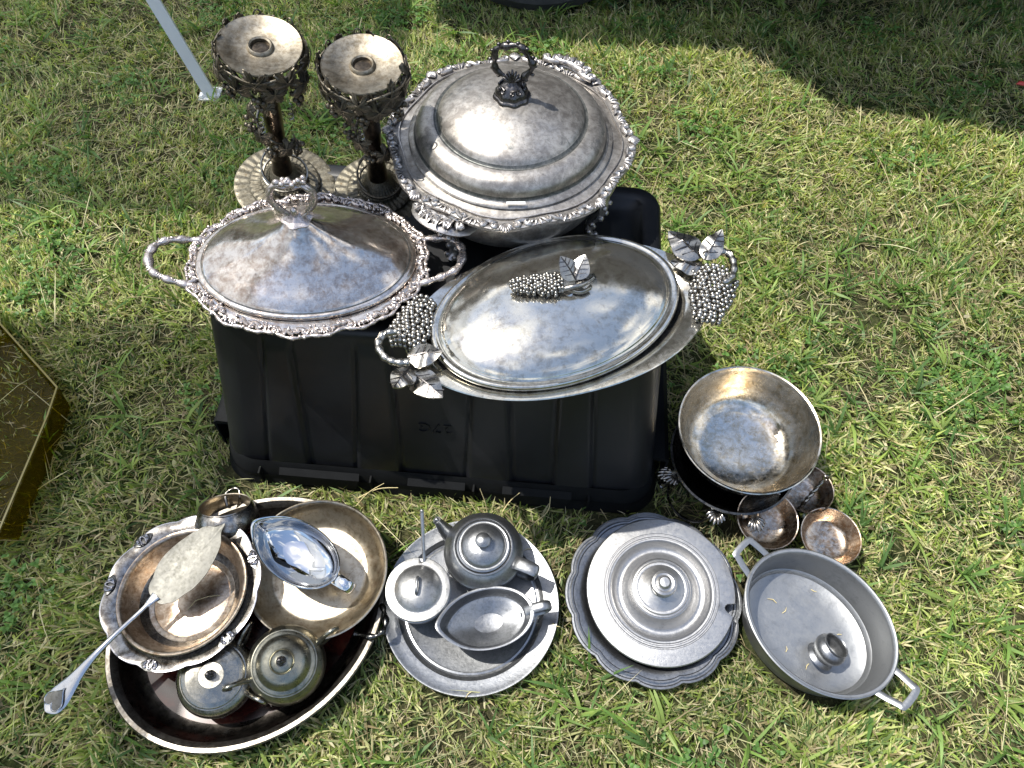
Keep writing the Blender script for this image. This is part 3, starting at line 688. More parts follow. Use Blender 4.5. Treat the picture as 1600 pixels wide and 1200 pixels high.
# body handles with leaf scrolls, legs
for a0 in (math.radians(238), math.radians(62)):
    b_ = MB(); pts = []
    for q in np.linspace(-1, 1, 15):
        a = a0+q*.26; r_ = .158+.036*(1-q*q)**.5; pts.append((r_*math.cos(a), r_*math.sin(a), .113-.012*q*q+(.016 if a0 < 2 else 0)))
    b_.tube(pts, [(.006, .011)]*15, 8, flat=(0, 0, 1))
    for q in (-.8, -.45, -.1, .25, .6):
        a = a0+q*.26; r_ = .160+.030*(1-q*q)**.5; fm = frame((r_*math.cos(a), r_*math.sin(a), .119+(.016 if a0 < 2 else 0)), (-math.sin(a), math.cos(a), 0), (math.cos(a), math.sin(a), 0))
        cscroll(b_, .022, fm, 1 if q < 0 else -1, thick=.14); acanthus(b_, .024, fm, 1 if q < 0 else -1)
    b_.build('handle', M['chafer_rim'], cd, ang=60)
for k in range(4):
    a = math.radians(238)+k*PI/2; b_ = MB(); c, s = math.cos(a), math.sin(a)
    pts = sp([(.152, .118), (.166, .095), (.164, .065), (.148, .038), (.150, .014), (.162, .005)], 4)
    b_.tube([(r*c, r*s, z) for r, z in pts], [(.014*(1-.55*i/len(pts)), .007*(1-.3*i/len(pts))) for i in range(len(pts))], 8, flat=(-s, c, 0))
    for i in range(2, len(pts)-2, 3):
        r, z = pts[i]
        for sd in (-1, 1): b_.ball((r*c-s*sd*.007+c*.005, r*s+c*sd*.007+s*.005, z), .005, 6, 5)
    b_.build('leg', M['chafer_rim'], cd, ang=60)
b_ = MB(); b_.lathe([(.1, .016), (.112, .016), (.114, .02), (.112, .024), (.1, .024)], 64, caps=(False, False)); b_.build('stand_ring', M['silver_out'], cd)

# ------------------------------------------------------------------ small oval covered dish with scroll handles
od = put('covered_dish', 'polished oval covered dish with tall pointed lid, looped finial and ornate scroll border', 'serving dish', 483, 410, .412, .045, (0, 1.5), 5)
b_ = MB(); b_.lathe([(-.075, .001), (-.06, .002), (-.04, .02), (-.022, .038), (-.0, .043), (.001, .046), (-.02, .046), (-.035, .03), (-.07, .008), (-.126, .008)], 96, oval(.163, .122)); b_.build('dish', M['oval_lid'], od)
b_ = MB()
def wob(t): return .0055*abs(math.sin(5*t))+.002*math.sin(22*t)
def rf(u, o=0): a, b = .160+o, .119+o; return ((a+wob(u))*math.cos(u), (b+wob(u))*math.sin(u), .0475)
random.seed(3)
NB = 64
for k in range(NB):
    u = k*2*PI/NB; p, t_, o_ = on_curve(rf, u); fm = frame(p, t_, o_) @ Matrix.Rotation(random.uniform(-.5, .5), 4, 'Z')
    j = k % 4
    (lambda: cscroll(b_, .0115, fm, thick=.2), lambda: acanthus(b_, .0135, fm, -1), lambda: shell(b_, .0115, fm, 5, 1.7), lambda: sscroll(b_, .0115, fm, thick=.2))[j]()
    for q in range(3):
        b_.ball((p.x+o_.x*random.uniform(-.008, .011)+t_.x*random.uniform(-.006, .006), p.y+o_.y*random.uniform(-.008, .011)+t_.y*random.uniform(-.006, .006), .049), random.uniform(.0015, .003), 6, 4)
bord = [((.168+wob(t_))*math.cos(t_), (.127+wob(t_))*math.sin(t_), .0465) for t_ in np.linspace(0, 2*PI, 220, endpoint=False)]
b_.tube(bord, [.0028+.0009*math.sin(i*1.9) for i in range(220)], 6, closed=True)
b_.build('scroll_border', M['oval_rim'], od, ang=60)
b_ = MB(); b_.lathe([(-.055, .042), (-.02, .0445), (0, .0465), (.003, .0455), (.003, .044), (-.02, .042)], 120, oval(.163, .122), caps=(False, False)); b_.build('flange', M['oval_lid'], od)
for sx in (-1, 1):
    b_ = MB(); P = [(sx*.155, .042, .045), (sx*.178, .040, .05), (sx*.200, .034, .056), (sx*.216, .022, .058), (sx*.222, .002, .058), (sx*.214, -.022, .056), (sx*.196, -.033, .053), (sx*.176, -.038, .048), (sx*.155, -.043, .045)]
    P = sp(P, 5); n_ = len(P); b_.tube(P, [.0052+.0014*math.sin(i*1.25)+.0012*(abs(i-n_/2) < 4) for i in range(n_)], 8)
    for i in range(2, n_-2, 3):
        p = Vector(P[i]); t_ = (Vector(P[i+1])-p).normalized(); fm = frame(p+Vector((0, 0, .003)), t_, (sx, 0, 0)) ; acanthus(b_, .010, fm, 1 if i % 2 else -1)
    b_.build('handle', M['oval_rim'], od, ang=60)
A_, B_ = .1555, .107
lidp = [(1.0, .047), (1.012, .050), (1.0, .0535), (.975, .0545), (.955, .0545), (.945, .056), (.93, .0575)]+sp([(.925, .058), (.82, .0655), (.66, .0755), (.5, .087), (.35, .1005), (.22, .115), (.13, .1275), (.09, .133)], 5)+[(.05, .135), (.0, .1355)]
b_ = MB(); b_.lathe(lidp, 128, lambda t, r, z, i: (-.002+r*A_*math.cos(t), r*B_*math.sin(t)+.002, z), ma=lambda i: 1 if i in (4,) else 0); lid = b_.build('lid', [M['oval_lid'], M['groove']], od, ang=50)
b_ = MB(); ap = Vector((.000, .002, .135))
b_.lathe([(.020, .134), (.021, .1365), (.019, .138), (.012, .14), (.006, .145), (0, .146)], 32, lambda t, r, z, i: (ap.x+r*(1+.08*math.sin(6*t))*math.cos(t), ap.y+r*(1+.08*math.sin(6*t))*math.sin(t), z))
b_.ball((ap.x-.001, ap.y-.004, .15), .0055, 8, 6, sc3=(1, 1, 1.6))
for sx in (-1, 1):
    P = sp([(ap.x+sx*.004, 0, .139), (ap.x+sx*.016, 0, .148), (ap.x+sx*.026, 0, .163), (ap.x+sx*.0285, 0, .178), (ap.x+sx*.022, 0, .192), (ap.x+sx*.009, 0, .1985), (ap.x-sx*.004, 0, .197)], 5); n_ = len(P)
    for o2, rr in ((0, .0042), (.004, .0024), (-.004, .0024)):
        b_.tube([(p[0], p[1]+ap.y+o2*math.sin(i*.35+sx), p[2]) for i, p in enumerate(P)], [rr*(.7+.5*math.sin(PI*i/(n_-1))) for i in range(n_)], 7)
    cscroll(b_, .014, Matrix.Translation((ap.x+sx*.008, ap.y, .2)) @ Matrix.Rotation(PI/2, 4, 'X'), sx, thick=.22)
for k in range(9): b_.ball((ap.x+random.uniform(-.018, .02), ap.y+random.uniform(-.005, .005), .2+random.uniform(-.005, .005)), .0042, 7, 5)
b_.build('loop_finial', M['oval_rim'], lid, ang=60)

# ------------------------------------------------------------------ oval grape platter with lid
gp = put('grape_platter', 'long oval silver serving platter with mirrored lid, cast grape bunches and leaves', 'serving dish', 876, 493, .412, .045, (0, -2), 17)
mar = lambda a, b: (lambda t, o, z, i: ((a+o)*math.copysign(abs(math.cos(t))**.93, math.cos(t)), max(b+o, 1e-4)*math.copysign(abs(math.sin(t))**1.12, math.sin(t)), z))
b_ = MB(); b_.lathe([(-.09, .0), (-.075, .001), (-.055, .018), (-.034, .038), (-.012, .0425), (.0, .044), (.0012, .0455), (0, .0468), (-.012, .0455), (-.034, .042), (-.055, .024), (-.08, .006), (-.128, .006)], 140, mar(.219, .128)); b_.build('platter', M['grape_lid'], gp)
lr = math.radians(7.5); c7, s7 = math.cos(lr), math.sin(lr); LX, LY = -.004, .008
def lidshape(t, r, z, i):
    x, y = r*.180*math.cos(t), r*.122*math.sin(t); return (LX+x*c7-y*s7, LY+x*s7+y*c7, z)
b_ = MB()
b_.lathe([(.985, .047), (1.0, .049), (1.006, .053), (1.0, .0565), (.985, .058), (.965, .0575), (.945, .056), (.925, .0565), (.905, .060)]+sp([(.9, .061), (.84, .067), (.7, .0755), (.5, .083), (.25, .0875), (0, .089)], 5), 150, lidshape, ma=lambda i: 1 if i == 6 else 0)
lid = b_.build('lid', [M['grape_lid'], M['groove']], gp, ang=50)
b_ = MB(); T0 = Matrix.Translation((LX+.008, LY+.006, .0915)) @ Matrix.Rotation(math.radians(76), 4, 'Z')
grape_bunch(b_, .072, .036, .0029, T0 @ Matrix.Translation((.0, .0, .002)), .55, .012)
gk = b_.build('grape_knob', M['grape_cast'], lid, ang=60, kind='stuff')
b_ = MB()
for a, l_, tl, pz in ((-40, .036, 30, .016), (30, .038, 38, .016), (-110, .02, 10, .006)):
    oval_leaf(b_, l_, l_*.9, Matrix.Translation((LX+.026, LY+.004, .093+pz*.6)) @ Matrix.Rotation(math.radians(a), 4, 'Z') @ Matrix.Rotation(math.radians(tl), 4, 'X'), .1, .15)
b_.build('leaf_pair', [M['grape_cast'], M['finial']], lid, ang=60)
b_ = MB(); b_.tube(sp([(LX+.002, LY-.002, .096), (LX+.018, LY-.006, .102), (LX+.035, LY-.004, .1), (LX+.052, LY+.006, .096)], 4), [.0035]*10+[.0028]*3, 7)
b_.tube(sp([(LX+.02, LY-.006, .092), (LX+.03, LY-.012, .094), (LX+.044, LY-.008, .093)], 3), .0028, 6)
b_.build('vine_stem', M['grape_cast'], lid, ang=60)
def gl_(px, py, z): bpy.context.view_layer.update(); return gp.matrix_world.inverted() @ at(px, py, z)
for hub, leaves, stem, (g0, g1_, gw) in (
    ((1098, 410), ((1094, 406, 1044, 370, .050), (1099, 412, 1123, 376, .034), (1100, 418, 1049, 409, .036)), ((1096, 408), (1118, 402), (1136, 405), (1144, 424), (1139, 444), (1124, 450)), ((1118, 430), (1098, 508), .064)),
    ((641, 572), ((636, 552, 690, 548, .040), (640, 572, 615, 609, .036), (640, 572, 689, 614, .042)), ((641, 574), (622, 574), (603, 566), (593, 547), (602, 530), (622, 526)), ((630, 536), (664, 462), .060))):
    p = gl_(*g0, .422); q = gl_(*g1_, .422); b_ = MB(); an = math.atan2(q.y-p.y, q.x-p.x)-PI/2
    grape_bunch(b_, (q-p).length, gw, .0037, Matrix.Translation((p.x, p.y, .048)) @ Matrix.Rotation(an, 4, 'Z'), .42, .020)
    b_.build('grape_bunch', M['grape_cast'], gp, ang=60, kind='stuff')
    for i, (x0, y0, x1, y1, w_) in enumerate(leaves):
        p = gl_(x0, y0, .432); q = gl_(x1, y1, .432); l_ = (q.xy-p.xy).length; an = math.atan2(q.y-p.y, q.x-p.x)-PI/2
        b_ = MB(); oval_leaf(b_, l_*1.04, w_*1.05, Matrix.Translation((p.x, p.y, (.062, .066, .057)[i])) @ Matrix.Rotation(an, 4, 'Z') @ Matrix.Rotation(math.radians((6, 14, 2)[i]), 4, 'X'), .10, .2, .002, n=22, wav=.0012)
        b_.build('leaf', [M['grape_cast'], M['finial']], gp, ang=60)
    P = sp([tuple(gl_(x, y, .430)+Vector((0, 0, .012))) for x, y in stem], 6); b_ = MB()
    b_.tube(P, [.0050+.0009*math.sin(i*1.7) for i in range(len(P))], 8)
    b_.tube([(p[0]+.001, p[1]+.003*math.sin(i*.5), p[2]+.0035*math.cos(i*.5)) for i, p in enumerate(P)], .0024, 6)
    b_.build('vine_handle', M['grape_cast'], gp, ang=60)

# ------------------------------------------------------------------ two grapevine pedestal candle holders
def candlestick(name, label, bpx, tpx, h, Rp, Rb, seed, bz=.3655):
    random.seed(seed)
    p0 = at(*bpx, bz); p1 = at(*tpx, bz+h); ax = (p1-p0); hh = ax.length; ax.normalize()
    q = Vector((0, 0, 1)).rotation_difference(ax)
    r = thing(name, label, 'candle holder', p0, q.to_euler(), 'pair of grapevine candle holders')
    b_ = MB()
    def hexr(t, r_, z, i):
        w_ = .0009*math.sin(34*t+(i % 2)*PI/2)*(1 if .02 < r_ < Rb*.98 else 0); return (r_*math.cos(t), r_*math.sin(t), z+w_)
    b_.lathe([(Rb*.96, 0), (Rb, .0015), (Rb*.995, .0035)]+[(Rb*k, .0045) for k in (.96, .9, .84, .78, .72)]+[(Rb*.70, .0055), (Rb*.695, .0105)]+[(Rb*k, .0125+.003*(.69-k)) for k in (.66, .6, .54, .48)]+[(Rb*.46, .0155), (Rb*.45, .019)]+sp([(Rb*.43, .020), (Rb*.36, .024), (.022, .031), (.0165, .040)], 3)+[(0, .041)], 136, hexr)
    b_.build('base', M['candle_base'], r, ang=25)
    b_ = MB(); b_.lathe([(.0165, .038), (.0155, .05), (.0135, .07)]+[(.0132+.0004*math.sin(k*.9), .07+(hh-.085)*k/20) for k in range(21)]+[(.017, hh-.011), (.03, hh-.006), (.02, hh-.005)], 36); b_.build('column', M['copper_brown'], r)
    b_ = MB(); b_.lathe([(.02, hh-.009), (Rp*.8, hh-.006), (Rp*.985, hh-.0035), (Rp, hh-.001), (Rp*.985, hh+.0005), (Rp*.95, hh-.0005), (Rp*.7, hh-.0028), (Rp*.68, hh-.0038), (Rp*.3, hh-.0042), (.0175, hh-.004), (.0165, hh-.001), (.0145, hh+.0005), (.0125, hh-.001), (.012, hh-.012), (0, hh-.013)], 96)
    b_.build('plate', M['candle_plate'], r, ang=45)
    nL = 8
    ringr = Rp*1.07
    b_ = MB(); b_.tube([(ringr*math.cos(a), ringr*math.sin(a), hh-.008+.002*math.sin(5*a)) for a in np.linspace(0, 2*PI, 60, endpoint=False)], .0018, 6, closed=True)
    for k in range(nL):
        a = (k+.25)*2*PI/nL+.04; P = [(ringr*math.cos(a+q2*.1), ringr*math.sin(a+q2*.1), hh-.006+.011*math.sqrt(max(0, 1-q2*q2))) for q2 in (-1, -.8, -.4, 0, .4, .8, 1)]
        b_.tube(P, .0011, 5)
    b_.build('vine_hoop', M['bronze'], r, ang=60)
    me0 = None
    for k in range(nL*2):
        a = k*PI/nL+random.uniform(-.08, .08); s_ = .0215*random.uniform(.88, 1.12); dz = -.014 if k % 2 else .003
        if me0 is None:
            b_ = MB(); b_.slab(grape_leaf_outline(1.0), .05, mi=0, rings=3, zf=lambda x, y, q3: .22*math.cos(6*math.atan2(y, x))*q3*.5-.3*q3*q3)
            for q4 in range(5):
                an = -PI/2+2*PI*(q4+.5)/5; b_.tube([(0, .2, .08), (math.cos(an)*.45, .2+math.sin(an)*.45, .06), (math.cos(an)*.85, .2+math.sin(an)*.85, -.12)], [.045, .035, .015], 4)
            lf = b_.build('vine_leaf', M['bronze'], r, ang=60); me0 = lf.data
        else:
            lf = bpy.data.objects.new('vine_leaf', me0); C.objects.link(lf); lf.parent = r
        rr = ringr+random.uniform(.0, .004)
        lf.matrix_local = Matrix.Translation((rr*math.cos(a), rr*math.sin(a), hh-.012+dz)) @ Matrix.Rotation(a+PI/2, 4, 'Z') @ Matrix.Rotation(PI/2+random.uniform(-.25, .2), 4, 'X') @ Matrix.Rotation(PI+random.uniform(-.5, .5), 4, 'Z') @ Matrix.Scale(s_, 4)
    def bunch(x, y, z, n_, rg=.0042, hg=.03):
        b_ = MB()
        for k in range(n_):
            q5 = k/n_; w_ = .009*(1-q5*.8); an = k*2.4
            b_.ball((x+w_*math.cos(an), y+w_*math.sin(an), z-q5*hg), rg*random.uniform(.9, 1.1), 8, 6)
        b_.tube([(x, y, z+.004), (x*.9, y*.9, z+.016)], .0013, 5)
        b_.build('grape_bunch', M['bronze'], r, ang=60)
    for a, dz, n_ in ((math.radians(215), -.04, 12), (math.radians(272), -.036, 12), (math.radians(335), -.045, 12), (math.radians(150), -.045, 10), (math.radians(30), -.04, 10)):
        bunch(ringr*.86*math.cos(a), ringr*.86*math.sin(a), hh+dz, n_)
    b_ = MB(); P = []
    for k in range(90):
        q6 = k/89; a = -2.1-q6*4.6*PI; rr = .030*(1-.35*math.sin(q6*PI))+(.03*max(0, q6-.85)/.15)+.004*math.sin(q6*17)
        P.append((rr*math.cos(a), rr*math.sin(a), .032+q6*(hh-.045)))
    b_.tube(P, [.0021+.0004*math.sin(k*.7) for k in range(90)], 7); 
    b_.tube([(.034*math.cos(a)+.004, .034*math.sin(a)-.002, .034+.004*math.sin(a)) for a in np.linspace(0, 2*PI, 40, endpoint=False)], .0022, 6, closed=True)
    b_.build('vine', M['nickel'] if seed == 5 else M['bronze'], r, ang=60)
    for k, (a, z, s_) in enumerate(((-1.9, .15, .018), (-1.0, .125, .017), (-.2, .10, .016), (-2.6, .18, .015), (-1.4, .2, .014))):
        lf = bpy.data.objects.new('vine_leaf', me0); C.objects.link(lf); lf.parent = r; rr = .033
        lf.matrix_local = Matrix.Translation((rr*math.cos(a), rr*math.sin(a), z)) @ Matrix.Rotation(a+PI/2, 4, 'Z') @ Matrix.Rotation(1.2, 4, 'X') @ Matrix.Rotation(2.6+k, 4, 'Z') @ Matrix.Scale(s_, 4)
    for a, z in ((-1.6, .13), (-.35, .12), (-2.5, .165)): bunch(.034*math.cos(a), .034*math.sin(a), z, 10, .0038, .024)
    for a0, z0 in ((-.5, .17), (-1.75, .155)):
        b_ = MB()
        P = [(.036*math.cos(a0)+.0035*math.cos(k*.9), .036*math.sin(a0)+.0035*math.sin(k*.9), z0+k*.0014) for k in range(24)]; b_.tube(P, .0009, 5); b_.build('tendril', M['nickel'], r, ang=60)
    return r
candlestick('candle_holder', 'taller grapevine candle holder at the far left corner of the tote', (446, 290), (406, 70), .280, .0545, .0800, 5)
candlestick('candle_holder', 'shorter grapevine candle holder standing between its twin and the round chafing dish', (594, 300), (566, 99), .262, .0545, .0745, 6)
# little clear glass knob lying on the tote
b_ = MB(); b_.lathe(sp([(.003, 0), (.009, .002), (.011, .007), (.008, .012), (.003, .014)], 2), 10, mat=Matrix.Translation((0, 0, .0)))
gl = b_.build('glass_knob', M['glass'], None, ang=10); gl.location = at(893, 350, .362); gl.rotation_euler = (.3, .9, .4); gl.location.z = .371
tag(gl, 'small clear glass stopper lying on the tote behind the round chafing dish', 'stopper')

# ------------------------------------------------------------------ big oval pan at the lower left
def foot(px, py, z, a, b, an=0): p = at(px, py, z); FOOT.append((p.x, p.y, a, b, an))
gp_ = 'silver pieces stacked in the big oval pan'
pan = put('oval_pan', 'big oval silver pan with burgundy stained floor lying at the lower left on the grass', 'pan', 389, 960, .052, .048, (0, 0), 36)
b_ = MB(); OA, OB = .219, .188
b_.lathe([(-.06, .0), (-.03, .002), (-.018, .02), (-.009, .042), (-.001, .0445), (.001, .047), (-.001, .0495), (-.007, .0495), (-.0095, .047), (-.016, .04), (-.024, .02), (-.034, .0085), (-.045, .0065)], 150, oval(OA, OB),
         ma=lambda i: 1 if 3 <= i <= 8 else 0, caps=(True, False))
b_.build('pan_wall', [M['tray_wall'], M['tray_rim']], pan, ang=40)
b_ = MB(); b_.lathe([(-.0445, .0066), (-.06, .0062), (-.12, .006), (-OB, .006)], 120, oval(OA, OB), caps=(False, True)); b_.build('stained_floor', M['burgundy'], pan)
foot(389, 960, .05, OA-.010, OB-.010, math.radians(36)); TALL.append(FOOT[-1])
def loop_handle(name, parent, pts, rad, mat, n=6, sides=8, flat=None):
    b_ = MB(); P = sp(pts, n); k_ = len(P); r_ = rad if not callable(rad) else [rad(i/(k_-1)) for i in range(k_)]
    b_.tube(P, r_, sides, flat=flat); return b_.build(name, mat, parent, ang=60)
def local(root, px, py, z):
    bpy.context.view_layer.update(); return root.matrix_world.inverted() @ at(px, py, z)
hp = [local(pan, *q) for q in ((596, 945, .05), (603, 965, .06), (599, 985, .065), (582, 995, .062), (556, 990, .05))]
loop_handle('handle', pan, hp, lambda q: .0042+.0015*math.sin(q*26), M['black_silver'])

# shallow round silver bowl leaning on the pan edge
sb = put('round_bowl', 'shallow round yellowed silver bowl holding the shiny sauce boat', 'bowl', 494, 887, .088, .045, (4, 3), 0)
b_ = MB(); b_.lathe([(.06, .0), (.066, .0), (.068, .004)]+sp([(.072, .006), (.09, .016), (.1035, .034), (.108, .0435)], 4)+[(.1105, .0445), (.111, .046), (.109, .0468), (.1065, .0455)]+sp([(.105, .043), (.099, .03), (.086, .016), (.076, .010)], 4)+[(.073, .0092), (.070, .0095), (.045, .009), (0, .0088)], 110,
         ma=lambda i: 0 if i < 12 else 1)
b_.build('bowl_body', [M['silver_out'], M['gold']], sb, ang=40)
# sauce boats
def boat(name, label, px, py, zr, h, rz, L_, W, mat, matin, tilt=(0, 0), footr=.022, rimw=.0, lip=.016, group=None, saucer=None):
    r = put(name, label, 'sauce boat', px, py, zr, h, tilt, rz, group)
    b_ = MB()
    def sh(k):   # k scales the whole section, pointed lip towards +x that also rises
        def f(t, rr, z, i):
            c, s = math.cos(t), math.sin(t); x = rr*L_/2*c; y = rr*W/2*s
            if c > 0: y *= (1-.36*c**4*min(1, rr)); x *= 1.16 if rr > .6 else 1+.16*rr/.6
            zz = z+(lip*max(0, c)**2.5+.004*max(0, -c)**3)*(max(0, z/h))**2*(1 if rr > .2 else 0)
            return (x, y, zz)
        return f
    pr = [(.34, 0), (.36, .0025), (.24, .006), (.22, .011)]+sp([(.3, .014), (.66, .024), (.88, h*.62), (.97, h*.9)], 4)+[(1.0+rimw, h*.985), (1.005+rimw, h), (.99+rimw*.5, h*1.01), (.955, h*.985)]+sp([(.93, h*.88), (.84, h*.6), (.62, h*.4), (.3, h*.3), (0, h*.28)], 4)
    b_.lathe(pr, 90, sh(1), ma=lambda i: 0 if i < 20 else 1); b_.build('boat_body', [mat, matin], r, ang=45)
    return r
g1 = boat('sauce_boat', 'mirror bright stainless sauce boat lying in the shallow round silver bowl', 466, 864, .120, .055, 150, .150, .092, M['mirror'], M['mirror'], (4, -4))
b_ = MB(); b_.lathe([(.028, -.006), (.034, -.0055), (.035, -.003), (.02, .002), (.014, .006)], 48); b_.build('foot', M['mirror'], g1)
loop_handle('handle', g1, [(-.070, 0, .050), (-.080, 0, .0575), (-.096, 0, .057), (-.103, 0, .046), (-.094, 0, .03), (-.072, 0, .022), (-.050, 0, .02)], lambda q: (.0022, .0085), M['mirror'], flat=(1, 0, .2))
# scalloped dish with pierced rim and the bowl set in it
sd = put('scalloped_dish', 'scalloped silver dish with pierced rim ornaments under the round brown bowl', 'dish', 284, 922, .098, .05, (-2, -3), 0)
b_ = MB(); NS = 5
def scal(t, r, z, i):
    k = 1+(.045*abs(math.cos((t+.3)*NS))**.6*(1 if r > .1 else 0)) ; q = max(0, (r-.1)/.02)
    return (r*k*math.cos(t), r*k*math.sin(t), z+.0016*math.cos(2*NS*(t+.3))*q)
b_.lathe([(.055, 0), (.06, .001)]+sp([(.064, .004), (.08, .02), (.09, .036), (.094, .044)], 4)+[(.1, .046), (.112, .0485), (.116, .050), (.1165, .052), (.1145, .0525), (.106, .050), (.096, .048), (.0915, .044)]+sp([(.088, .038), (.076, .02), (.06, .007), (0, .006)], 4), 180, scal,
         ma=lambda i: 1 if 8 <= i <= 18 else 0)
b_.build('dish_body', [M['silver_out'], M['lavender']], sd, ang=40)
for k in range(2*NS):
    if k % 2 == 0: continue
    a = -.3+(k)*PI/(2*NS)*2/2+PI/2*0
for k in range(6):
    a = math.radians((80, 27, -38, -97, 178, 137)[k]); b_ = MB(); fm = Matrix.Translation((.1125*math.cos(a), .1125*math.sin(a), .0535)) @ Matrix.Rotation(a-PI/2, 4, 'Z')
    b_.slab([(.015*math.cos(x)*(1+.1*math.cos(4*x)), .0085*math.sin(x)+.001) for x in np.linspace(0, 2*PI, 20, endpoint=False)], .0012, .001, mat=fm @ Matrix.Translation((0, 0, -.0012)), mi=1)
    for sx in (-1, 1):
        cscroll(b_, .0085, fm @ Matrix.Translation((sx*.0062, 0, 0)) @ Matrix.Rotation(sx*1.2, 4, 'Z'), sx, thick=.16)
        b_.tube([(sx*.002, -.007, .001), (sx*.004, 0, .002), (sx*.0015, .007, .0015)], .001, 5, mat=fm)
    b_.ball((0, .006, .0015), .0022, 6, 5, mat=fm)
    b_.build('pierced_ornament', [M['lavender'], M['black_silver']], sd, ang=60)
rb = put('round_bowl', 'round silver bowl with brown tarnished inside and the cake server laid across it', 'bowl', 285, 922, .112, .05, (-2, -3), 0)
b_ = MB(); b_.lathe([(.05, 0), (.056, .001)]+sp([(.062, .006), (.078, .022), (.088, .038), (.0925, .048)], 4)+[(.0965, .049), (.098, .051), (.0965, .053), (.0935, .0525), (.091, .050)]+sp([(.089, .046), (.0835, .032), (.072, .014), (.064, .009)], 4)+[(.060, .0085), (.058, .0075), (.056, .0085), (.0, .008)], 110,
         ma=lambda i: 0 if i < 10 else (1 if i < 14 else 2))
b_.build('bowl_body', [M['silver_out'], M['lavender'], M['brown_in2']], rb, ang=40)
# dry stem in the bowl
st = thing('grass_stem', 'thin dry grass stem lying in the brown bowl below the cake server', 'grass stem', at(320, 942, .072))
b_ = MB(); b_.tube([(-.024, -.012, .0), (-.014, .002, .003), (.004, .009, .004), (.022, .012, .002)], .0006, 5); b_.build('stem', M['straw'], st)
# cake server
T_ = at(352, 818, .139); E_ = at(74, 1112, .102); ax = (T_-E_); Ls = ax.length; ax.normalize(); zz = Vector((0, 0, 1)); sy = zz.cross(ax).normalized(); zz = ax.cross(sy)
mt = Matrix((ax, sy, zz)).transposed().to_4x4(); mt.translation = E_
cs = thing('cake_server', 'silver cake server with leaf shaped blade and heart tipped handle lying across a bowl', 'cake server', E_, mt.to_euler())
def out(prof): return [(x, y) for x, y in prof]+[(x, -y) for x, y in prof[::-1]]
bl = Ls*.575
P1 = sp([(bl, .006), (bl+.004, .016), (bl+.012, .0225), (bl+.022, .0265), (bl+.034, .0335), (bl+.055, .0375), (bl+.085, .0345), (bl+.12, .023), (Ls-.012, .007), (Ls, .0008)], 4)
P2 = sp([(bl, .006), (bl+.002, .015), (bl+.010, .022), (bl+.016, .0275), (bl+.03, .031), (bl+.05, .036), (bl+.08, .034), (bl+.115, .021), (Ls-.014, .006), (Ls, .0008)], 4)
b_ = MB(); b_.slab([(p[0], p[1]) for p in P1]+[(p[0], -p[1]) for p in P2[::-1][1:]], .0016, -.004, ctr=(bl+.07, 0), rings=5); b_.build('blade', M['server'], cs, ang=50)
b_ = MB(); hs = [(.0, .004), (.003, .010), (.010, .0155), (.022, .0175), (.034, .0155), (.05, .0115), (.075, .0072), (.1, .0050), (.15, .0036), (.2, .0034), (bl-.012, .0042), (bl+.006, .0075)]
HS = sp([(x, 0, w_) for x, w_ in hs], 5)
b_.tube([(p[0], 0, .012*math.sin(PI*min(1, max(0, p[0]/bl)))**2*.9+.003) for p in HS], [(max(.0012, p[2]), .0018+.0018*math.sin(PI*min(1, p[0]/bl))) for p in HS], 14, flat=(0, 1, 0))
b_.build('handle', M['nickel_bright'], cs, ang=70)
b_ = MB(); hp = []
for k in range(36):
    a = 2*PI*k/36; x = 16*math.sin(a)**3; y = 13*math.cos(a)-5*math.cos(2*a)-2*math.cos(3*a)-math.cos(4*a); hp.append((.022-y*.00105, x*.00095))
b_.slab(hp, .0022, .0004, mat=Matrix.Translation((-.002, 0, .0052)) @ Matrix.Rotation(math.radians(-7), 4, 'Y')); b_.build('heart_tip', M['server'], cs, ang=50)
b_ = MB(); b_.tube([(x-.002, y, .0064-(x-.0)*-.12) for x, y in hp], .0009, 5, closed=True); b_.build('heart_rim', M['nickel_bright'], cs, ang=60)

# little open pot at the back edge of the pan
op = put('sugar_pot', 'small round open silver pot tipped back at the top edge of the big oval pan', 'sugar pot', 351, 786, .096, .068, (-40, -5), 0)
b_ = MB(); b_.lathe(sp([(.018, .0), (.022, .002), (.038, .01), (.049, .026), (.051, .040), (.046, .054), (.0405, .062)], 4)+[(.0415, .0640), (.0405, .0655), (.039, .0645)]+sp([(.039, .058), (.043, .042), (.040, .022), (.02, .008), (0, .006)], 4), 80, ma=lambda i: 0 if i < 26 else 1)
b_.build('pot_body', [M['silver_out'], M['gold']], op, ang=45)
loop_handle('handle', op, [(-.012, .030, .046), (-.016, .040, .064), (-.006, .047, .070), (.004, .046, .070), (.008, .041, .062), (.006, .038, .05), (0, .036, .036)], lambda q: .0024+.0008*math.sin(q*20), M['silver_out'])
foot(351, 800, .03, .04, .05)

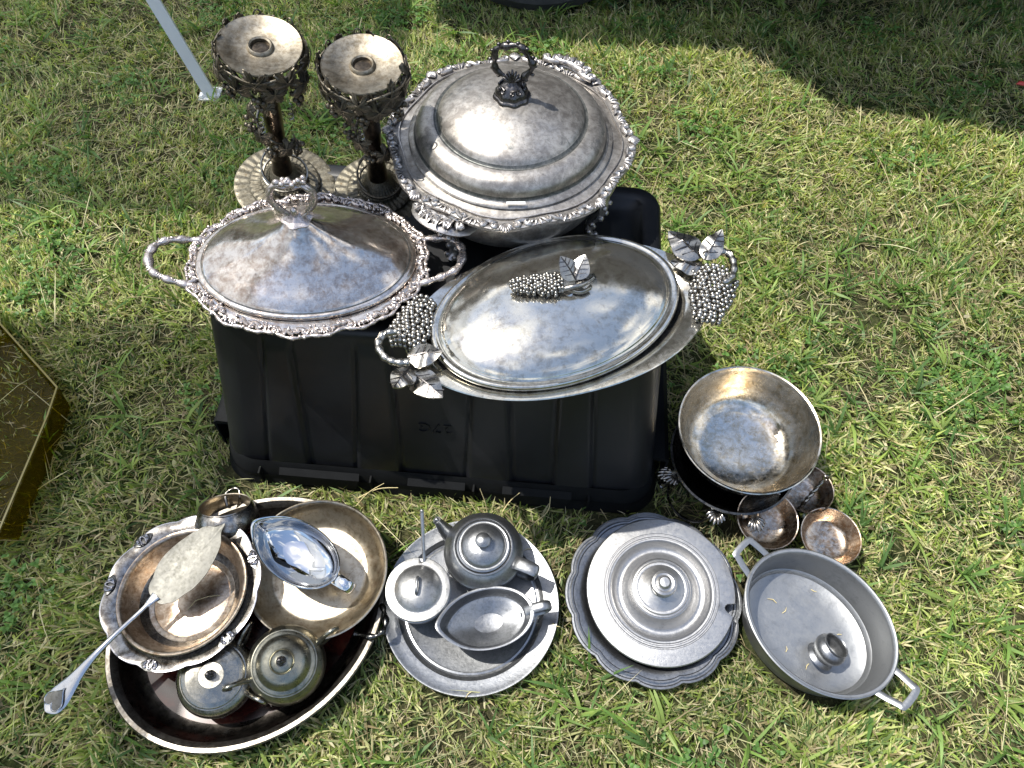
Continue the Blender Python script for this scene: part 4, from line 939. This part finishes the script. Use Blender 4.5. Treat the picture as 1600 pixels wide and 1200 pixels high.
# lidded sugar pots in the pan
def scroll_handle(root, side, R_, h, mat, s=1.0, az=0, top=None):
    c, sn = math.cos(az), math.sin(az)
    pts = [(R_*.9, h*.78), (R_+.008*s, h*.92), (R_+.020*s, h*1.12), (R_+.031*s, h*1.14), (R_+.036*s, h*.98), (R_+.028*s, h*.74), (R_+.016*s, h*.52), (R_*.97, h*.34)]
    return loop_handle('handle', root, [(r*c, r*sn, z) for r, z in pts], lambda q: (.0052-.0024*math.sin(PI*q), .0036-.001*math.sin(PI*q)), mat, 5, 8, flat=(-sn, c, 0))
def sugar(label, px, py, zr, h, R_, mat, rz, tilt, dome, hand, leg=False):
    r = put('sugar_pot', label, 'sugar pot', px, py, zr, h, tilt, rz)
    b_ = MB(); b_.lathe([(.6*R_, 0), (.63*R_, .002), (.55*R_, .006)]+sp([(.6*R_, .009), (.96*R_, h*.30), (1.1*R_, h*.55), (1.05*R_, h*.8), (.9*R_, h*.95)], 5)+[(.90*R_, h*.975), (.905*R_, h), (.87*R_, h*1.01), (.84*R_, h*.98), (.8*R_, h*.6), (0, h*.2)], 80); b_.build('pot_body', mat, r, ang=45)
    b_ = MB(); pr = [(.865*R_, h*1.005), (.87*R_, h*1.005+.002), (.84*R_, h*1.005+.004), (.78*R_, h*1.005+.0045)]+sp([(.74*R_, h+.0065), (.58*R_, h+dome*.72), (.36*R_, h+dome), (.34*R_, h+dome+.001)], 4)+([(.32*R_, h+dome-.0005), (.28*R_, h+dome+.003), (.12*R_, h+dome+.006), (0, h+dome+.007)] if dome > .012 else [(.2*R_, h+dome+.001), (0, h+dome+.0015)])
    b_.lathe(pr, 80); lid = b_.build('lid', mat, r, ang=45); zt = h+dome+(.006 if dome > .012 else .001)
    b_ = MB(); b_.lathe([(.006, zt-.001), (.0075, zt+.001), (.004, zt+.004)], 16)
    for k in range(5):
        a = k*2*PI/5
        for m_ in range(3): b_.ball((math.cos(a+m_)*(.0045-.0008*m_), math.sin(a+m_)*(.0045-.0008*m_), zt+.006+m_*.004), .0028, 6, 5)
    b_.ball((0, 0, zt+.017), .0035, 6, 5); b_.build('knob', M['finial'], lid, ang=60)
    for az in hand: scroll_handle(r, 1, R_, h, mat, 1.0, az)
    if leg:
        for k in range(4):
            a = math.radians(-80+90*k); b_ = MB(); b_.tube([(R_*.7*math.cos(a), R_*.7*math.sin(a), .012), (R_*.95*math.cos(a), R_*.95*math.sin(a), .002), (R_*.98*math.cos(a), R_*.98*math.sin(a), -.012)], [.006, .004, .0055], 8); b_.build('leg', mat, r)
    return r
sugar('small silver sugar pot with low domed lid, left of its larger olive grey neighbour', 333, 1056, .082, .052, .0525, M['nickel'], 0, (6, 4), .0118, (math.radians(62), math.radians(-22)), True)
sugar('larger olive grey lidded sugar pot with stepped lid and two scroll handles', 444, 1036, .096, .066, .0525, M['nickel_olive'], 0, (6, 6), .022, (math.radians(38), math.radians(208)))

# ------------------------------------------------------------------ pewter tea set on the round tray
tr_ = put('round_tray', 'round pewter tray carrying the small teapot, sugar bowl and sauce boat', 'tray', 736, 943, .026, .014, (0, 0), 0)
RT = .1415
b_ = MB(); b_.lathe([(.09, 0), (.108, .0015), (.116, .008), (.124, .0105), (.138, .012), (.1425, .0125), (.1435, .0142), (.1425, .0158), (.1405, .0158), (.1385, .0148), (.126, .0135), (.119, .0125), (.1165, .0105), (.1135, .0085), (.112, .0055), (.109, .0045), (.106, .0052), (.103, .0042), (0, .004)], 150)
b_.build('tray_body', M['pewter'], tr_, ang=28); foot(736, 943, .02, RT-.008, RT-.008)
tp = put('teapot', 'small round pewter teapot with domed knob lid on the round tray', 'teapot', 755, 853, .098, .078, (2, 0), 0)
b_ = MB(); b_.lathe([(.036, 0), (.038, .002), (.038, .006), (.04, .008)]+sp([(.043, .012), (.057, .026), (.064, .042), (.0635, .05)], 4)+[(.0645, .0515), (.0642, .054)]+sp([(.062, .056), (.054, .068), (.047, .0745)], 4)+[(.0465, .0755), (.0475, .078), (.0455, .079), (.0435, .077), (.043, .07), (0, .05)], 90); b_.build('pot_body', M['pewter'], tp, ang=40)
b_ = MB(); b_.lathe([(.0425, .0755), (.0425, .0785), (.040, .080), (.0385, .0795)]+sp([(.037, .0798), (.033, .086), (.022, .093), (.012, .0955)], 4)+[(.009, .096), (.007, .099), (.0095, .102), (.0125, .106), (.012, .11), (.008, .1135), (0, .1145)], 72); b_.build('lid', M['pewter'], tp, ang=40)
b_ = MB(); sa = math.radians(153); c, s = math.cos(sa), math.sin(sa)
P = sp([(.048, .028), (.064, .038), (.075, .052), (.081, .066), (.087, .078)], 5); b_.tube([(r*c, r*s, z) for r, z in P], [.0165-.0098*min(1, i/(len(P)-3)) for i in range(len(P))], 12); b_.ball((.0873*c, .0873*s, .0795), .0035, 8, 6)
b_.build('spout', M['pewter'], tp, ang=60)
az = math.radians(-22); c, s = math.cos(az), math.sin(az)
loop_handle('handle', tp, [(r*c, r*s, z) for r, z in ((.055, .066), (.066, .072), (.090, .072), (.094, .064), (.092, .045), (.082, .028), (.058, .022))], lambda q: (.0115-.0035*q, .0028), M['pewter'], 6, 10, flat=(-s, c, 0))
su = put('sugar_bowl', 'squat pewter sugar bowl with notched lid and bar handle on the round tray', 'sugar bowl', 653, 921, .080, .055, (0, 0), 0)
b_ = MB(); b_.lathe([(.03, 0), (.033, .002)]+sp([(.036, .005), (.045, .02), (.048, .04), (.0485, .050)], 3)+[(.051, .051), (.0515, .0535), (.05, .0545), (.045, .054), (.042, .04), (0, .01)], 80); b_.build('bowl_body', M['pewter'], su)
b_ = MB(); b_.lathe([(.0445, .055), (.050, .0552), (.051, .057), (.050, .0585), (.040, .0595), (.038, .0592)]+sp([(.036, .060), (.028, .0665), (.014, .0715), (0, .0725)], 4), 80,
   lambda t, r, z, i: ((r-(.007 if r > .04 and abs(t-math.radians(88)) < .09 else 0))*math.cos(t), (r-(.007 if r > .04 and abs(t-math.radians(88)) < .09 else 0))*math.sin(t), z)); lid = b_.build('lid', M['pewter_light2'], su, ang=40)
loop_handle('bar_handle', lid, [(0, -.012, .070), (0, -.011, .079), (0, -.004, .082), (0, .006, .082), (0, .012, .079), (0, .013, .070)], lambda q: (.0022, .0026), M['pewter'], 4, 8)
sn = thing('spoon', 'slim pewter spoon handle standing up out of the notched sugar bowl', 'spoon', at(663, 876, .086))
b_ = MB(); p0 = Vector((0, -.004, -.006)); q_ = at(660, 803, .125)-sn.location; q_.z = .052
b_.tube([tuple(p0.lerp(q_, k/8)) for k in range(9)], [(.0026+.0006*(k/8), .0018) for k in range(9)], 8, flat=(1, 0, 0)); b_.ball(tuple(q_), .0031, 8, 6); b_.build('spoon_handle', M['pewter_light'], sn, ang=60)
b_ = MB(); b_.ball((0, -.008, -.020), .010, 10, 6, sc3=(.8, .5, 1.3)); b_.tube([(0, -.004, -.006), (0, -.007, -.014)], .002, 6); b_.build('spoon_bowl', M['pewter'], sn)
g2 = boat('sauce_boat', 'dull pewter sauce boat standing at the front of the round tray', 764, 965, .074, .048, 194, .138, .092, M['pewter'], M['pewter_dark'], (0, 0), rimw=.035, lip=.010)
loop_handle('handle', g2, [(-.058, 0, .044), (-.072, 0, .052), (-.088, 0, .056), (-.098, 0, .046), (-.092, 0, .030), (-.074, 0, .024), (-.050, 0, .026)], lambda q: (.0080-.0015*q, .0024), M['pewter'], 6, 10, flat=(0, 1, 0))

# ------------------------------------------------------------------ lobed charger with the pewter lid
ch = put('lobed_charger', 'dark pewter charger bowl with wavy lobed rim on the grass', 'charger', 1021, 931, .032, .026, (0, 0), 0)
NL = 6
def wavy(t, r, z, i):
    q = max(0, min(1, (r-.105)/.03)); tt = NL*(t+.25); a = abs(math.sin(tt)); br = .5*(1-abs((2*((NL*(t+.25)/PI) % 1)-1)))
    k = 1+q*(.048*a**.6-.030); return (r*k*math.cos(t), r*k*math.sin(t), z)
b_ = MB(); b_.lathe([(.085, 0), (.098, .002), (.112, .018), (.118, .0205), (.13, .0215), (.1405, .0225), (.1425, .0245), (.1415, .0268), (.1385, .0270), (.1365, .0258), (.1345, .0258), (.1325, .0272), (.1300, .0268), (.1285, .0255), (.121, .0248), (.1165, .0235), (.112, .0205), (.103, .007), (.095, .004), (0, .0035)], 240, wavy); b_.build('charger_body', M['pewter_dark'], ch, ang=28)
foot(1021, 931, .02, .135, .135)
pl = put('pewter_lid', 'pale round pewter lid with ladle notch and tall knob resting askew in the lobed charger', 'lid', 1032, 922, .050, .0, (2.5, -3.5), 0)
b_ = MB()
def notch(t, r, z, i):
    d = abs((t-math.radians(-14)+PI) % (2*PI)-PI); rr = r-(.0155*math.sqrt(max(0, 1-(d/.085)**2)) if d < .085 and r > .098 else 0); return (rr*math.cos(t), rr*math.sin(t), z)
pr = [(.108, -.006), (.1155, -.004), (.119, -.0015), (.1195, .0005), (.118, .0022), (.110, .0030), (.0935, .0040), (.0925, .0030), (.0912, .0030), (.0900, .0052), (.0880, .0052), (.0868, .0036), (.0852, .0036), (.0838, .0058), (.0815, .0056)]+sp([(.0795, .0040), (.073, -.0065), (.063, -.0085), (.054, .0005), (.0495, .0085)], 5)+[(.0485, .0125), (.0468, .0135), (.0455, .0125), (.0432, .0130), (.0415, .0155), (.0395, .0160)]+sp([(.037, .0155), (.03, .0185), (.022, .0225), (.0185, .0245)], 3)+[(.0175, .026), (.0155, .0262), (.0145, .031), (.0155, .036), (.0195, .0395), (.0205, .0425), (.019, .0455), (.0155, .0468), (.0125, .0458), (.0105, .0468), (.0095, .0505), (.0075, .0525), (0, .053)]
b_.lathe(pr, 200, notch, caps=(False, True)); b_.build('lid_body', M['pewter_light'], pl, ang=30)

# ------------------------------------------------------------------ oval two-handled pan with napkin ring
PA, PB = .1215, .1015; PH = .078
ov = put('casserole_pan', 'grey oval pewter pan with two square loop handles holding a napkin ring', 'casserole pan', 1282, 969, .084, PH, (0, 0), -45)
b_ = MB(); b_.lathe([(-.03, .0), (-.018, .0015), (-.012, .006), (-.008, .03), (-.003, PH-.006), (-.0015, PH-.003), (.002, PH-.0025), (.0025, PH), (.0005, PH+.0012), (-.002, PH+.0003), (-.0032, PH+.0003), (-.0045, PH-.001), (-.006, PH-.004), (-.0085, .042), (-.0125, .018), (-.0145, .0165), (-.0185, .0105), (-.030, .0062), (-.05, .005), (-PB, .005)], 150, oval(PA, PB))
b_.build('pan_body', M['aluminium'], ov, ang=35); p = ov.location; FOOT.append((p.x, p.y, PA-.006, PB-.006, math.radians(-45))); TALL.append(FOOT[-1])
for sx in (-1, 1):
    b_ = MB(); P = [(sx*(PA-.004), -.024, PH-.004), (sx*(PA+.012), -.022, PH+.001), (sx*(PA+.029), -.0185, PH+.007), (sx*(PA+.034), -.0175, PH+.008), (sx*(PA+.0355), 0, PH+.0085), (sx*(PA+.034), .0175, PH+.008), (sx*(PA+.029), .0185, PH+.007), (sx*(PA+.012), .022, PH+.001), (sx*(PA-.004), .024, PH-.004)]
    P = sp(P, 5); b_.tube(P, [(.0019, .0054)]*len(P), 10, flat=(0, 0, 1)); b_.build('handle', M['aluminium'], ov, ang=40)
nr = put('napkin_ring', 'round bulging pewter napkin ring lying tipped inside the oval pan', 'napkin ring', 1308, 1008, .056, .040, (-16, 26), 0)
b_ = MB(); b_.lathe([(.0215, 0), (.0235, .001), (.0225, .003)]+sp([(.018, .007), (.0225, .015), (.0255, .022), (.0245, .030), (.0200, .036)], 4)+[(.0210, .039), (.0205, .0405), (.019, .0395)]+sp([(.0185, .036), (.0235, .026), (.0215, .014), (.0165, .006), (.019, .001)], 4), 60, caps=(False, False)); b_.build('ring_body', M['pewter'], nr, ang=50)

# ------------------------------------------------------------------ big bowl on the black footed dish, condiment dish
bd = put('footed_dish', 'black tarnished footed dish with two loop handles underneath the big silver bowl', 'dish', 1146, 712, .080, .07, (0, 0), 0)
b_ = MB(); b_.lathe([(.06, 0), (.066, .002), (.05, .012), (.052, .02)]+sp([(.06, .022), (.085, .035), (.1, .055), (.106, .066)], 4)+[(.109, .067), (.1095, .0695), (.106, .0705), (.1, .062), (.08, .036), (0, .025)], 90); b_.build('dish_body', M['black_silver'], bd, ang=45)
foot(1146, 712, .03, .09, .09); TALL.append(FOOT[-1])
for az in (math.radians(225), math.radians(45)):
    b_ = MB(); c, s = math.cos(az), math.sin(az)
    P = []
    for q in np.linspace(-1, 1, 13):
        a = az+q*.42; r_ = .104+.034*math.sqrt(max(0, 1-q*q)); P.append((r_*math.cos(a), r_*math.sin(a), .048-.012*(1-q*q)))
    b_.tube(P, [(.0085, .0025)]*13, 8, flat=(c, s, 0)); 
    for q in (-1, 1):
        a = az+q*.45; fm = frame((.108*math.cos(a), .108*math.sin(a), .05), (-math.sin(a), math.cos(a), 0), (math.cos(a), math.sin(a), 0)); shell(b_, .028, fm, 7, 1.6); cscroll(b_, .022, fm, thick=.14)
    b_.build('handle', M['silver_out'], bd, ang=60)
for k in range(4):
    a = math.radians(-75+k*90); b_ = MB(); c, s = math.cos(a), math.sin(a)
    b_.tube([(r*c, r*s, z) for r, z in ((.1, .06), (.112, .046), (.106, .03), (.1, .015), (.112, .0), (.118, -.004))], [.010, .009, .006, .005, .006, .008], 8)
    fm = frame((.112*c, .112*s, .045), (-s, c, 0), (c, s, 0)); shell(b_, .03, fm, 7, 1.4); b_.build('claw_leg', M['silver_out'], bd, ang=60)
bb = put('big_bowl', 'large round silver bowl with spotted yellowish inside stacked on the black footed dish', 'bowl', 1171, 668, .155, .093, (2, -2), 0)
b_ = MB(); BR = .1165
b_.lathe([(.05, 0), (.056, .001)]+sp([(.062, .005), (.088, .022), (.105, .052), (.113, .082), (.1155, .0905)], 5)+[(.1185, .0915), (.119, .093), (.1175, .0942), (.115, .0932)]+sp([(.1135, .089), (.110, .072), (.102, .046), (.088, .023), (.070, .0125)], 5)+[(.066, .0118), (.062, .0105), (.03, .0085), (0, .0080)], 130, ma=lambda i: 0 if i < 22 else 1)
b_.build('bowl_body', [M['silver_out'], M['big_in']], bb, ang=40)
cp = thing('condiment_dish', 'three small round joined condiment bowls, brown inside, with a twisted carrying handle', 'condiment dish', at(1246, 800, .01))
for i_, (px, py, r_, z_) in enumerate(((1199, 808, .0515, .066), (1259, 764, .0485, .060), (1298, 837, .0505, .054))):
    c = at(px, py, z_)-cp.location; b_ = MB(); T0 = Matrix.Translation((c.x, c.y, c.z-.034)) @ Matrix.Rotation(math.radians((6, -4, 2)[i_]), 4, 'X')
    k = r_/.05
    b_.lathe([(r*k, z) for r, z in sp([(.018, 0), (.03, .004), (.042, .016), (.048, .029), (.0495, .034)], 4)+[(.0505, .0345), (.050, .0355), (.0485, .035)]+sp([(.047, .031), (.040, .0165), (.03, .0065), (0, .003)], 4)], 72, ma=lambda i: 0 if i < 17 else 1, mat=T0)
    b_.build('condiment_bowl', [M['silver_out'], M['brown_in']], cp, ang=45); p = at(px, py, .03); FOOT.append((p.x, p.y, .042, .042, 0)); TALL.append(FOOT[-1])
h0 = at(1243, 801, .03)-cp.location; h1 = at(1288, 748, .098)-cp.location; b_ = MB()
n_ = 26
for ph in (0, PI): b_.tube([tuple(h0.lerp(h1, k/n_)+Vector((.0016*math.cos(k*.8+ph), .0016*math.sin(k*.8+ph), 0))) for k in range(n_+1)], [.0016+.0012*math.sin(PI*k/n_) for k in range(n_+1)], 6)
b_.tube([tuple(h1+Vector((.0045*math.cos(a)+.001, .002*math.sin(a), .0045*math.sin(a)+.004))) for a in np.linspace(0, 2*PI, 18, endpoint=False)], .0017, 6, closed=True)
b_.build('twisted_handle', M['silver_out'], cp, ang=60)
b_ = MB(); b_.lathe(sp([(.02, .0), (.022, .006), (.012, .012), (.004, .02)], 3), 24, mat=Matrix.Translation((h0.x, h0.y, h0.z-.012))); b_.build('hub', M['silver_out'], cp)

# ------------------------------------------------------------------ left edge: canopy leg and amber box
Bp = at(330, 150, .0); Tp = Bp+Vector((-.46, .12, 1.95))
def canopy(name, label, x0, x1, y0, y1, zt, legs, cat='canopy'):
    r = thing(name, label, cat, ((x0+x1)/2, (y0+y1)/2, 0)); cx, cy = (x0+x1)/2, (y0+y1)/2; b_ = MB()
    V = [(x0-cx, y0-cy, zt), (x1-cx, y0-cy, zt), (x1-cx, y1-cy, zt), (x0-cx, y1-cy, zt), (0, 0, zt+.7), (x0-cx, y0-cy, zt-.2), (x1-cx, y0-cy, zt-.2), (x1-cx, y1-cy, zt-.2), (x0-cx, y1-cy, zt-.2)]
    b_.add(V, [(0, 1, 4), (1, 2, 4), (2, 3, 4), (3, 0, 4), (0, 5, 6, 1), (1, 6, 7, 2), (2, 7, 8, 3), (3, 8, 5, 0)]); b_.build('canopy_cloth', M['canopy'], r, smooth=False)
    for (a, b2) in legs:
        b_ = MB(); b_.tube([(a[0]-cx, a[1]-cy, a[2]), (b2[0]-cx, b2[1]-cy, b2[2])], .0185, 4, flat=(.35, 1, 0)); b_.build('leg', M['white_paint'], r, smooth=False)
        b_ = MB(); b_.box((a[0]-cx, a[1]-cy, .006), (.05, .05, .004))
        for sx in (-1, 1): b_.ball((a[0]-cx+sx*.016, a[1]-cy-.016, .011), .006, 6, 4)
        b_.build('foot_plate', M['white_paint'], r, smooth=False)
    return r
canopy('market_canopy', 'white slant leg market canopy, its metal leg standing on the grass behind the candle holders', -4.0, -1.25, 1.40, 4.4, 2.0,
       [(Bp, Tp), (Vector((-4.4, 1.0, 0)), Vector((-3.9, 1.2, 1.95))), (Vector((-4.3, 4.4, 0)), Vector((-3.9, 4.0, 1.95))), (Vector((-.9, 4.4, 0)), Vector((-1.3, 4.0, 1.95)))])
canopy('market_canopy', 'white market canopy added outside the picture to shade the near left grass', -4.3, -1.42, -2.5, 1.08, 2.0,  # second canopy, added out of view to shade the lower left
       [(Vector((-4.5, -2.7, 0)), Vector((-4.2, -2.4, 1.95))), (Vector((-1.2, -2.6, 0)), Vector((-1.5, -2.4, 1.95))), (Vector((-4.5, .75, 0)), Vector((-4.2, .65, 1.95)))])
# shade sail added out of view, outlined to cast the upper right shade
sl_ = thing('shade_blocker', 'dark shade sail added unseen on poles to darken the upper right grass', 'shade sail', (1.2, 3.2, 0))
ZS = 1.75; kx = ZS/math.tan(SUN_EL)
ph = [(.20, 2.15), (.44, 1.91), (.60, 1.80), (.80, 1.615), (1.24, 1.535), (1.9, 1.47), (5.2, 2.3), (5.0, 6.4), (.3, 6.0)]
b_ = MB(); b_.slab([(x-SD.x*kx-1.2, y-SD.y*kx-3.2) for x, y in ph], .004, 0, rings=2, zf=lambda x, y, k: ZS); b_.build('blocker_sheet', M['blocker'], sl_, smooth=False)
for i in (6, 7, 8):
    x, y = ph[i][0]-SD.x*kx-1.2, ph[i][1]-SD.y*kx-3.2; b_ = MB(); b_.tube([(x, y, 0), (x, y, ZS+.05)], .03, 8); b_.build('pole', M['white_paint'], sl_)
# amber plastic box
ab = thing('amber_box', 'see-through amber plastic box at the left edge of the picture', 'plastic box', at(-60, 680, 0))
bt = [at(-30, 470, .075), at(93, 607, .075), at(78, 652, .075), at(0, 838, .075), at(-160, 830, .075), at(-190, 520, .075)]
bt = [p-ab.location for p in bt]; cen = sum(bt, Vector())/6; bo = [Vector((cen.x+(p.x-cen.x)*.93, cen.y+(p.y-cen.y)*.93, .012)) for p in bt]
b_ = MB(); n_ = 6; inner = [Vector((cen.x+(p.x-cen.x)*.975, cen.y+(p.y-cen.y)*.975, .073)) for p in bt]; bi = [Vector((p.x*.99+cen.x*.01, p.y*.99+cen.y*.01, .015)) for p in bo]
V = [tuple(p) for p in bt+bo+inner+bi]; Fc = []
for j in range(6):
    k = (j+1) % 6; Fc += [(j, k, 6+k, 6+j), (j, 12+j, 12+k, k), (12+j, 18+j, 18+k, 12+k)]
Fc += [tuple(range(6, 12))[::-1], tuple(range(18, 24))]
b_.add(V, Fc); b_.build('box_shell', M['amber'], ab, smooth=False)
b_ = MB()
V = [tuple(p+Vector((0, 0, .004))) for p in bt]+[tuple(Vector((cen.x+(p.x-cen.x)*.975, cen.y+(p.y-cen.y)*.975, .079))) for p in bt]
b_.add(V+[(x, y, z+.0025) for x, y, z in V], [(j, (j+1) % 6, 6+(j+1) % 6, 6+j) for j in range(6)]+[(12+j, 18+j, 18+(j+1) % 6, 12+(j+1) % 6) for j in range(6)]+[(j, 12+j, 12+(j+1) % 6, (j+1) % 6) for j in range(6)])
b_.build('box_lip', M['amber_glint'], ab, smooth=False)

# ------------------------------------------------------------------ parked car beyond the top edge, only its tyre in view
car = thing('parked_car', 'dark parked car of which only the bottom of one tyre shows at the top edge', 'car', (0, 0, 0))
WY = 1.945; WX = at(836, 15, 0).x
def car_body():
    b_ = MB(); sec = []
    P = [(-.46, .45), (-.48, .75), (-.38, .9), (.45, 1.0), (1.1, 1.5), (2.4, 1.6), (3.2, 1.2), (3.55, 1.1), (3.62, .6), (3.5, .35), (3.1, .33)]
    arch = lambda cx: [(cx+.39*math.cos(a), .33+.39*math.sin(a)) for a in np.linspace(0, PI, 10)]
    P += arch(2.72)+[(2.2, .3), (.5, .3)]+arch(0.0)+[(-.43, .36)]
    n = len(P)
    for k, (y, ins) in enumerate(((0.02, 0), (0, .02), (.9, 0), (1.8, .02), (1.78, 0))):
        pass
    V = []; ys = (WY-.02, WY+1.76)
    for y in ys:
        for x, z in P: V.append((WX+x, y+(.16 if y < 3 else -.16)*max(0, z-.95), z))
    b_.add(V, [tuple(range(n)), tuple(range(n, 2*n))[::-1]]+[(j, n+j, n+(j+1) % n, (j+1) % n) for j in range(n)])
    return b_.build('body', M['car_paint'], car, ang=30)
car_body()
b_ = MB(); b_.add([(WX+x, WY-.035+.16*(z-.95), z) for x, z in ((.65, 1.04), (1.2, 1.45), (2.3, 1.5), (2.8, 1.2), (2.8, 1.08))], [(0, 1, 2, 3, 4)]); b_.build('side_window', M['car_glass'], car, smooth=False)
for dx in (0, 2.72):
    for yy, sg in ((WY, 1), (WY+1.6, 1)):
        T0 = Matrix.Translation((WX+dx, yy+.11, .335)) @ Matrix.Rotation(PI/2, 4, 'X'); b_ = MB()
        V = None
        b_.lathe([(.22, -.1), (.30, -.112), (.325, -.1), (.335, -.085)]+[(.335-(.007 if k % 3 == 1 else 0), -.085+k*.0113) for k in range(1, 15)]+[(.335, .085), (.325, .1), (.30, .112), (.22, .1)], 96, mat=T0, caps=(False, False)); tyre = b_.build('tyre', M['rubber'], car, ang=25)
        b_ = MB(); b_.lathe([(0, -.03), (.05, -.03), (.05, .07), (.0, .075)], 24, mat=T0)
        for k in range(5): b_.box((0, .13, .06), (.05, .2, .03), mat=T0 @ Matrix.Rotation(k*2*PI/5, 4, 'Z'))
        b_.lathe([(.2, -.095), (.222, -.1), (.222, .1), (.2, .095)], 48, mat=T0, caps=(False, False)); b_.build('rim', M['wheel'], tyre)
rs = thing('red_scrap', 'tiny red plastic scrap in the shaded grass at the right edge', 'plastic scrap', at(1594, 130, .02)); b_ = MB(); b_.slab([(-.012, -.004), (.008, -.009), (.014, .003), (.0, .009)], .002, .004); b_.build('scrap', M['red'], rs)

make_grass()
# dry twigs in front of the tote
for i, pts in enumerate((((557, 790, .01), (575, 770, .04), (600, 755, .06)), ((762, 805, .01), (758, 785, .04), (750, 764, .07)), ((780, 808, .01), (795, 785, .03), (812, 770, .05)), ((828, 822, .01), (855, 800, .035), (860, 776, .06)), ((560, 778, .02), (590, 764, .05), (622, 762, .055)))):
    P = [at(*q) for q in pts]; o = thing('dry_twig', ('thin dry twig %s' % ('lowest of the curls by the left latch of the tote', 'leaning on the middle of the tote front', 'forking beside the right latch of the tote', 'curling up beside the right latch pad', 'long and pale, reaching over the left latch')[i]), 'twig', P[0])
    b_ = MB(); Q = sp([tuple(p-P[0]) for p in P], 4); b_.tube(Q, [.0011*(1-.6*k/len(Q)) for k in range(len(Q))], 5); b_.build('stalk', M['straw'], o)

# loose grass clippings fallen on the metal
b_ = MB(); random.seed(21)
for base_, R1, zc, n_ in ((tr_.location, .10, .0052, 9), (tr_.location, .135, .0165, 5), (ov.location, .075, .0062, 7)):
    for k in range(n_):
        a = random.uniform(0, 6.28); r_ = R1*math.sqrt(random.uniform(.3, 1)) if R1 < .12 else R1; x, y = base_.x+r_*math.cos(a), base_.y+r_*math.sin(a); z = base_.z+zc
        d = random.uniform(0, 6.28); l_ = random.uniform(.006, .016)
        b_.tube([(x, y, z), (x+l_*.5*math.cos(d), y+l_*.5*math.sin(d), z+.0015), (x+l_*math.cos(d+.3), y+l_*math.sin(d+.3), z+.0003)], [.0006, .0008, .0003], 4)
o = b_.build('grass_clippings', M['straw'], kind='stuff'); tag(o, 'loose dry grass clippings scattered on the pewter tray and inside the oval pan', 'grass clippings')
